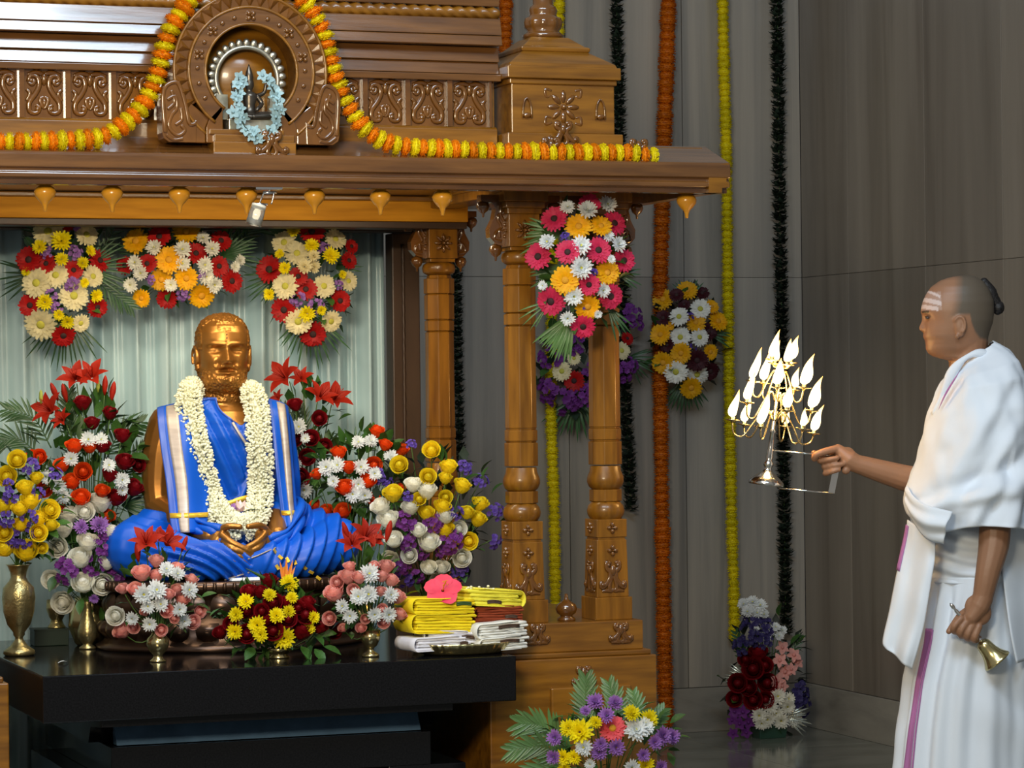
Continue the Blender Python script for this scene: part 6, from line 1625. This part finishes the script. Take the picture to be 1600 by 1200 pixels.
colr = np.where(lips[:, None], skin * 0.5 + np.array([0.24, 0.10, 0.07]) * 0.5, colr)
jaw = (cx_ > 350) & (cx_ < 640) & (cy_ > 800) & (cy_ < 1080) & (V[:, 2] > 1.44)
colr = np.where(jaw[:, None], colr * 0.86 + scalp * 0.14, colr)
at_ = pb.color_attributes.new('tone', 'FLOAT_COLOR', 'POINT')
at_.data.foreach_set('color', np.hstack([colr, np.ones((len(V), 1))]).reshape(-1))
M_skin = mat('skin', (0.4, 0.2, 0.1), 0.46, sss=0.0, bump=0.06, bscale=160, spec=0.45)
nt = M_skin.node_tree; ca_ = nt.nodes.new('ShaderNodeAttribute'); ca_.attribute_name = 'tone'
nt.links.new(ca_.outputs['Color'], nt.nodes['Principled BSDF'].inputs['Base Color'])
pb.materials.clear(); pb.materials.append(M_skin)
link('body', pb, PR)
M_hair = mat('black hair', (0.008, 0.006, 0.006), 0.55, var=0.3, vscale=60, bump=0.5, bscale=220)
m = MB()
limb(m, [HC(985, 215), HC(1050, 320), HC(1105, 430), HC(1130, 490)], [0.012, 0.018, 0.014, 0.011], 12)
m.ball(HC(1140, 500), (0.017, 0.017, 0.019), 12, 9); m.ball(HC(1130, 545), (0.011, 0.013, 0.009), 10, 7); m.ball(HC(1165, 470), (0.009, 0.011, 0.010), 10, 7)
for i in range(26):
    a = HC(1000 + random.uniform(-15, 40), 240 + random.uniform(-10, 40), random.uniform(-0.018, 0.018)); b_ = HC(1140 + random.uniform(-30, 40), 500 + random.uniform(-40, 40), random.uniform(-0.016, 0.016))
    m.tube(spline([a, (a + b_) / 2 + Vector((-0.004, 0, 0.004)), b_], 6), 0.0016, 4)
link('hair_tuft', m.mesh('hair_tuft', M_hair), PR)
for s in (-1, 1):
    e = HC(338, 612, s * 0.030)
    f_ = e.x - 0.004
    link('eye', MB().ball((f_, s * 0.031, e.z), (0.006, 0.011, 0.0042), 10, 7).mesh('eye', mat('eye white', (0.10, 0.07, 0.055), 0.3)), PR)
    link('eyelash', MB().tube([(f_ + 0.0062 - 0.00012 * (t_ * 8) ** 2, s * (0.031 + t_ * 0.0095), e.z + 0.0035 - 0.0018 * t_ * t_) for t_ in np.linspace(-1, 1, 7)], 0.0013, 5).mesh('eyelash', M_hair), PR)

# ---- robes
def robe(name, rings, nphi, disp, n_rows, mt, hem=None, closed=True, parent=PR, phis=None, off=0.0, rows_rng=None):
    """rings: (py, px_front, px_back, halfwidth, slant_px); disp(phi, t, f, z) -> outward offset"""
    T = np.array(rings, float); u = np.linspace(0, 1, len(T)); rows = []
    ts = np.linspace(*(rows_rng or (0, 1)), n_rows + 1)
    for t in ts:
        py, pf, pb_, w_, sl = [float(np.interp(t, u, T[:, k])) for k in range(5)]
        row = []
        for ph in (phis if phis is not None else np.linspace(0, 2 * PI, nphi, endpoint=False)):
            c, s = math.cos(ph), math.sin(ph)
            pyy = py + sl * c + (hem(ph) * max(0, (t - 0.72) / 0.28) ** 1.5 if hem else 0)
            mid = (pf + pb_) / 2; ha = (pb_ - pf) / 2
            pxx = mid - ha * math.copysign(abs(c) ** 0.9, c); ss = w_ * math.copysign(abs(s) ** 0.9, s)
            p = PL(pxx, pyy, 0.0)
            d = disp(ph, t, p.x, p.z) + off
            row.append((p.x + c * d, ss + s * d, p.z))
        rows.append(row)
    m = MB(); m.loft(rows, 0, True, False, phis is None)
    o = link(name, m.mesh(name, mt), parent); solid(o, 0.003)
    return o, rows
nz = lambda a, b, c: noise.noise(Vector((a, b, c)))
def d_shawl(ph, t, f, z):
    k = max(0, t - 0.15)
    side = max(0, math.sin(ph))
    dia = f * 0.9 + z * 0.75
    sweep = 0.012 * k * (math.sin(dia * 46 + 2.2 * math.sin(ph * 2) + 1.5 * t)) * (0.35 + 0.65 * side)
    swag = 0.016 * side * math.exp(-((t - 0.80 - 0.10 * math.cos(ph)) / 0.05) ** 2) - 0.014 * side * math.exp(-((t - 0.72 - 0.12 * math.cos(ph)) / 0.04) ** 2) * (1 if math.cos(ph) > -0.3 else 0.3)
    return 1.3 * sweep + 1.5 * swag + 0.020 * nz(f * 7, ph * 1.6, z * 7) * (0.3 + t) + 0.008 * nz(f * 20, ph * 3, z * 16) + 0.004 * math.sin(dia * 120 + 4 * nz(f * 5, ph, z * 5)) * k * side
SHR = [(553, 1496, 1552, .060, 20), (560, 1486, 1562, .080, 22), (568, 1480, 1574, .112, 22), (580, 1474, 1588, .156, 18), (600, 1466, 1601, .200, 12), (640, 1452, 1614, .232, 5), (690, 1437, 1622, .252, 0), (730, 1426, 1626, .262, 0), (768, 1412, 1627, .270, 0), (795, 1415, 1626, .276, 0), (820, 1432, 1624, .280, 0)]
sh, shrows = robe('shawl', SHR, 150, d_shawl, 90, M_white_cotton, hem=lambda ph: 8 * math.cos(ph) + 6 * math.sin(ph * 3 + 0.8))
def d_waist(ph, t, f, z): return 0.006 * math.sin(z * 160 + ph * 2.2 + 3 * nz(f * 5, ph, z * 6)) + 0.008 * nz(f * 8, ph * 2, z * 20)
robe('waist_wrap', [(770, 1446, 1602, .150, 0), (830, 1447, 1602, .158, 0), (880, 1448, 1602, .166, 2), (905, 1446, 1604, .170, 3)], 110, d_waist, 40, M_white_cotton)
def d_dhoti(ph, t, f, z):
    g = max(0, math.cos(ph - 0.7)); 
    return (0.009 * g * math.sin(ph * 19 + 1.2 * math.sin(t * 3)) + 0.005 * math.sin(ph * 11 + 2 * t)) * min(1, t * 6) + 0.010 * nz(f * 6, ph * 1.5, z * 2.0) + 0.006 * (1 - g) * math.sin(z * 34 + ph * 3 + 3 * nz(f * 4, ph, z * 3))
DHR = [(896, 1444, 1604, .166, 3), (930, 1440, 1606, .174, 2), (1000, 1428, 1608, .184, 0), (1060, 1412, 1610, .190, 0), (1130, 1400, 1612, .196, 0), (1200, 1391, 1614, .200, 0), (1300, 1384, 1616, .204, 0), (1355, 1382, 1617, .206, 0)]
robe('dhoti', DHR, 170, d_dhoti, 80, M_white_cotton)
robe('mauve_border', DHR, 0, d_dhoti, 60, M_purple_band, phis=np.linspace(0.42, 0.63, 7), off=0.0045, rows_rng=(0.24, 1))
robe('mauve_thread', DHR, 0, d_dhoti, 60, M_purple_band, phis=np.linspace(0.68, 0.70, 3), off=0.0045, rows_rng=(0.24, 1))
# hanging end of the shawl in front
def sheet(name, rows_px, mt, disp, nx=26, ny=40, th=0.003):
    R_ = []
    for py_l, px_l, s_l, py_r, px_r, s_r in rows_px:
        a, b_ = PL(px_l, py_l, s_l), PL(px_r, py_r, s_r)
        R_.append([a.lerp(b_, j / nx) for j in range(nx + 1)])
    cols = [spline([r[j] for r in R_], ny) for j in range(nx + 1)]
    rows = [[cols[j][i] + Vector((0.25, 1, 0)) * disp(j / nx, i / ny) for j in range(nx + 1)] for i in range(ny + 1)]
    o = link(name, MB().grid(rows).mesh(name, mt), PR); solid(o, th); return o, rows
dd = lambda u, v: 0.012 * math.sin(u * 9 + v * 1.5) * (0.3 + v) + 0.010 * math.sin(PI * u) + 0.008 * nz(u * 3, v * 4, 2.2)
front_rows = [(812, 1416, 0.06, 838, 1458, 0.17), (840, 1411, 0.06, 870, 1458, 0.185), (880, 1402, 0.065, 905, 1452, 0.195), (920, 1393, 0.07, 940, 1446, 0.20), (960, 1385, 0.075, 978, 1439, 0.20), (1000, 1376, 0.08, 1018, 1428, 0.20), (1012, 1380, 0.085, 1046, 1419, 0.195)]
_, fr = sheet('shawl_front_end', front_rows, M_white_cotton, dd)
m = MB(); m.grid([[p + Vector((0.002, 0.004, 0)) for p in (r[0].lerp(r[1], -0.6), r[0], r[1], r[2])] for r in fr[2:16]]); solid(link('mauve_edge', m.mesh('mauve_edge', M_purple_band), PR), 0.002)
db = lambda u, v: 0.014 * math.sin(u * 8 + v * 2.2) * (0.4 + v) + 0.008 * nz(u * 3, v * 4, 7.2)
sheet('shawl_back_end', [(812, 1556, 0.17, 812, 1640, 0.10), (860, 1560, 0.18, 860, 1644, 0.10), (920, 1566, 0.19, 920, 1648, 0.10), (980, 1574, 0.195, 980, 1650, 0.10), (1036, 1584, 0.195, 1015, 1652, 0.10)], M_white_cotton, db)
# turned-up lower lap of the shawl across the front
UP = spline([PL(1413, 758, 0.04), PL(1424, 776, 0.15), PL(1446, 790, 0.238), PL(1484, 800, 0.272)], 30)
LO = spline([PL(1415, 792, 0.05), PL(1428, 820, 0.15), PL(1446, 842, 0.212), PL(1472, 850, 0.240)], 30)
rows = []
for i in range(17):
    v = i / 16
    rows.append([UP[j].lerp(LO[j], v) + Vector((0.45, 0.9, 0)) * (0.020 * math.sin(PI * v) - 0.012 * (1 - v) + 0.008 * math.sin(v * 11 + j * 0.12) * math.sin(PI * v)) for j in range(31)])
solid(link('shawl_lap', MB().grid(rows).mesh('shawl_lap', M_white_cotton), PR), 0.003)
# neckline roll with mauve stripe
P = spline([PL(1553, 560, 0.03), PL(1530, 552, 0.07), PL(1508, 560, 0.078), PL(1488, 582, 0.075), PL(1474, 612, 0.07), PL(1460, 648, 0.05)], 26)
m = MB(); m.tube(P, [0.011 + 0.004 * math.sin(i * 0.5) for i in range(27)], 10); link('shawl_fold', m.mesh('shawl_fold', M_white_cotton), PR)
P = spline([PL(1500, 580, 0.135), PL(1488, 598, 0.135), PL(1476, 618, 0.13), PL(1466, 640, 0.12)], 12)
m = MB(); m.tube(P, [0.001 + 0.0055 * math.sin(PI * i / 12) for i in range(13)], 6, flat=0.4); link('mauve_stripe', m.mesh('mauve_stripe', M_purple_band), PR)

# ------------------------------------------------------------------ hand bell
bt = HL(655, 755, 0.214); bmth = HL(852, 1000, 0.214)
def local_to_world(v): return Matrix.Translation(PO) @ Matrix.Rotation(ROTZ, 4, 'Z') @ Vector(v)
BL = thing('hand_bell', local_to_world(bmth), 'small brass hand bell held in the lowered left hand', 'bell', rotz=ROTZ)
ax = (bmth - bt); hl_ = ax.length; Rb = ax.to_track_quat('Z', 'Y').to_matrix().to_4x4()
T0 = Matrix.Translation(bt - bmth) @ Rb
link('bell_cup', MB().lathe([(0.003, 0.0), (0.014, 0.004), (0.020, 0.012), (0.0215, 0.022), (0.0235, 0.036), (0.029, 0.052), (0.038, 0.066), (0.041, 0.070), (0.0415, 0.074), (0.040, 0.075), (0.034, 0.066), (0.024, 0.045), (0.016, 0.015), (0.002, 0.006)], 32).mesh('bell_cup', M_brass2), BL, T0)
hs = HL(300, 350, 0.214)
link('handle', MB().lathe([(0.0005, -hl_ * 0 - (bt - hs).length - 0.006), (0.005, -(bt - hs).length), (0.006, -(bt - hs).length + 0.008), (0.003, -(bt - hs).length + 0.016), (0.0055, -(bt - hs).length + 0.022), (0.004, -0.02), (0.004, -0.006), (0.008, -0.003), (0.006, 0.003)], 12).mesh('handle', M_silver), BL, T0)
link('clapper', MB().lathe([(0.001, 0.01), (0.0015, 0.05), (0.005, 0.062), (0.004, 0.070), (0.0005, 0.072)], 10).mesh('clapper', M_brass), BL, T0)

# ------------------------------------------------------------------ many-flamed silver lamp
lb = PL(1195, 758, SR); u1 = (PD_ - SR) / FPX
LP = thing('oil_lamp', local_to_world(lb), 'silver tiered oil lamp with many flames in the raised hand', 'lamp', rotz=ROTZ)
TL = Matrix.Rotation(math.radians(-7.8), 4, 'Y')
m = MB().lathe([(27 * u1, 0), (28 * u1, 2 * u1), (27 * u1, 6 * u1), (18 * u1, 14 * u1), (9 * u1, 21 * u1), (5 * u1, 27 * u1), (8 * u1, 31 * u1), (8 * u1, 35 * u1), (4.5 * u1, 39 * u1), (6 * u1, 44 * u1), (4.5 * u1, 60 * u1), (3.5 * u1, 82 * u1), (6 * u1, 84 * u1), (3 * u1, 88 * u1), (2.5 * u1, 194 * u1), (0.5 * u1, 196 * u1)], 28)
link('stand', m.mesh('stand', M_silver), LP, TL)
Ti = TL.inverted()
def LH(px, py, s=SR): return Ti @ (PL(px, py, s) - lb)
link('handle_rod', MB().tube([LH(1204, 704), LH(1309, 713)], 1.6 * u1, 8).mesh('handle_rod', M_silver), LP, TL)
link('handle_rod', MB().tube([LH(1215, 763), LH(1302, 771)], 1.5 * u1, 8).mesh('handle_rod', M_silver), LP, TL)
m = MB(); a, b_ = LH(1297, 770), LH(1309, 712)
m.loft([[a + Vector((x_ * 5 * u1, y_ * 2 * u1, 0)) for x_, y_ in ((-1, -1), (1, -1), (1, 1), (-1, 1))], [b_ + Vector((x_ * 5 * u1, y_ * 2 * u1, 0)) for x_, y_ in ((-1, -1), (1, -1), (1, 1), (-1, 1))]], 0, False)
link('grip_bar', m.mesh('grip_bar', M_silver), LP, TL)
M_gsilver = mat('gilded silver', (0.80, 0.62, 0.30), 0.2, 0.95, var=0.08)
cup = MB().lathe([(1.5 * u1, -5 * u1), (3 * u1, -2.5 * u1), (11 * u1, -1 * u1), (11.5 * u1, 0.5 * u1), (9 * u1, 0), (3 * u1, -1 * u1), (3.5 * u1, 4 * u1), (2 * u1, 5 * u1)], 16).mesh('cup', M_gsilver)
M_flame = bpy.data.materials.new('flame'); M_flame.use_nodes = True
nt = M_flame.node_tree; nt.nodes.clear()
tc = nt.nodes.new('ShaderNodeTexCoord'); sx = nt.nodes.new('ShaderNodeSeparateXYZ'); cr = nt.nodes.new('ShaderNodeValToRGB'); em = nt.nodes.new('ShaderNodeEmission'); ou = nt.nodes.new('ShaderNodeOutputMaterial')
nt.links.new(tc.outputs['Generated'], sx.inputs[0]); nt.links.new(sx.outputs['Z'], cr.inputs[0]); nt.links.new(cr.outputs[0], em.inputs[0]); nt.links.new(em.outputs[0], ou.inputs[0])
e = cr.color_ramp.elements; e[0].color = (1, 0.80, 0.42, 1); e[1].color = (1, 0.42, 0.08, 1); x_ = e.new(0.55); x_.color = (1, 0.74, 0.34, 1)
em.inputs[1].default_value = 5.0
def flame_mesh(h, r, lean, seed):
    m = MB(); rg = random.Random(seed); rings = []
    for i in range(12):
        t = i / 11; rr = r * (math.sin(PI * min(1, t ** 0.62)) ** 0.9 * (1 - 0.35 * t) + 0.02)
        ox = -lean * h * t ** 1.6 + 0.10 * r * math.sin(t * 7 + seed); oy = 0.18 * r * math.sin(t * 5 + seed * 2)
        rings.append([(ox + rr * math.cos(a) * 0.92, oy + rr * math.sin(a), h * t) for a in np.linspace(0, 2 * PI, 10, endpoint=False)])
    return m.loft(rings).mesh('flame', M_flame)
flames = [flame_mesh(h * u1, r * u1, l_, i) for i, (h, r, l_) in enumerate(((40, 8, 0.26), (50, 9, 0.32), (34, 8, 0.16), (44, 10, 0.38), (30, 7, 0.22)))]
Tinv_rot = TL.to_3x3().inverted().to_4x4()
n_f = 0
for h, R_, n, a0 in ((92, 66, 6, 0.15), (122, 56, 5, 0.55), (156, 42, 5, 0.2), (193, 18, 4, 0.5)):
    for k_ in range(n):
        a = a0 + 2 * PI * k_ / n; ca, sa = math.cos(a), math.sin(a)
        dh = (-2 if k_ % 2 else 3)
        if R_ > 20:
            P = spline([(3 * ca * u1, 3 * sa * u1, (h + 10) * u1), (0.22 * R_ * ca * u1, 0.22 * R_ * sa * u1, (h + 24) * u1), (0.45 * R_ * ca * u1, 0.45 * R_ * sa * u1, (h + 6) * u1), (0.70 * R_ * ca * u1, 0.70 * R_ * sa * u1, (h - 20) * u1), (0.93 * R_ * ca * u1, 0.93 * R_ * sa * u1, (h - 18) * u1), (R_ * ca * u1, R_ * sa * u1, (h - 4 + dh) * u1)], 24)
        else:
            P = spline([(2 * ca * u1, 2 * sa * u1, (h - 4) * u1), (0.6 * R_ * ca * u1, 0.6 * R_ * sa * u1, (h - 8) * u1), (R_ * ca * u1, R_ * sa * u1, (h - 4 + dh) * u1)], 10)
        arm = link('arm', MB().tube(P, 1.35 * u1, 6).mesh('arm', M_gsilver), LP, TL)
        pos = Vector((R_ * ca * u1, R_ * sa * u1, (h + dh) * u1))
        link('cup', cup, arm, Matrix.Translation(pos))
        link('flame', flames[n_f % 5], arm, Matrix.Translation(pos + Vector((0, 0, 3 * u1))) @ Tinv_rot @ Matrix.Rotation(random.uniform(-0.5, 0.5), 4, 'Z') @ Matrix.Scale(random.uniform(0.85, 1.25), 4))
        n_f += 1
fl_ = bpy.data.lights.new('lamp_flame_light', 'POINT'); fl_.energy = 8.5; fl_.color = (1, 0.55, 0.18); fl_.shadow_soft_size = 0.07
fo = bpy.data.objects.new('lamp_flame_light', fl_); COL.objects.link(fo); fo.location = local_to_world(lb + TL @ Vector((0, 0, 150 * u1)))
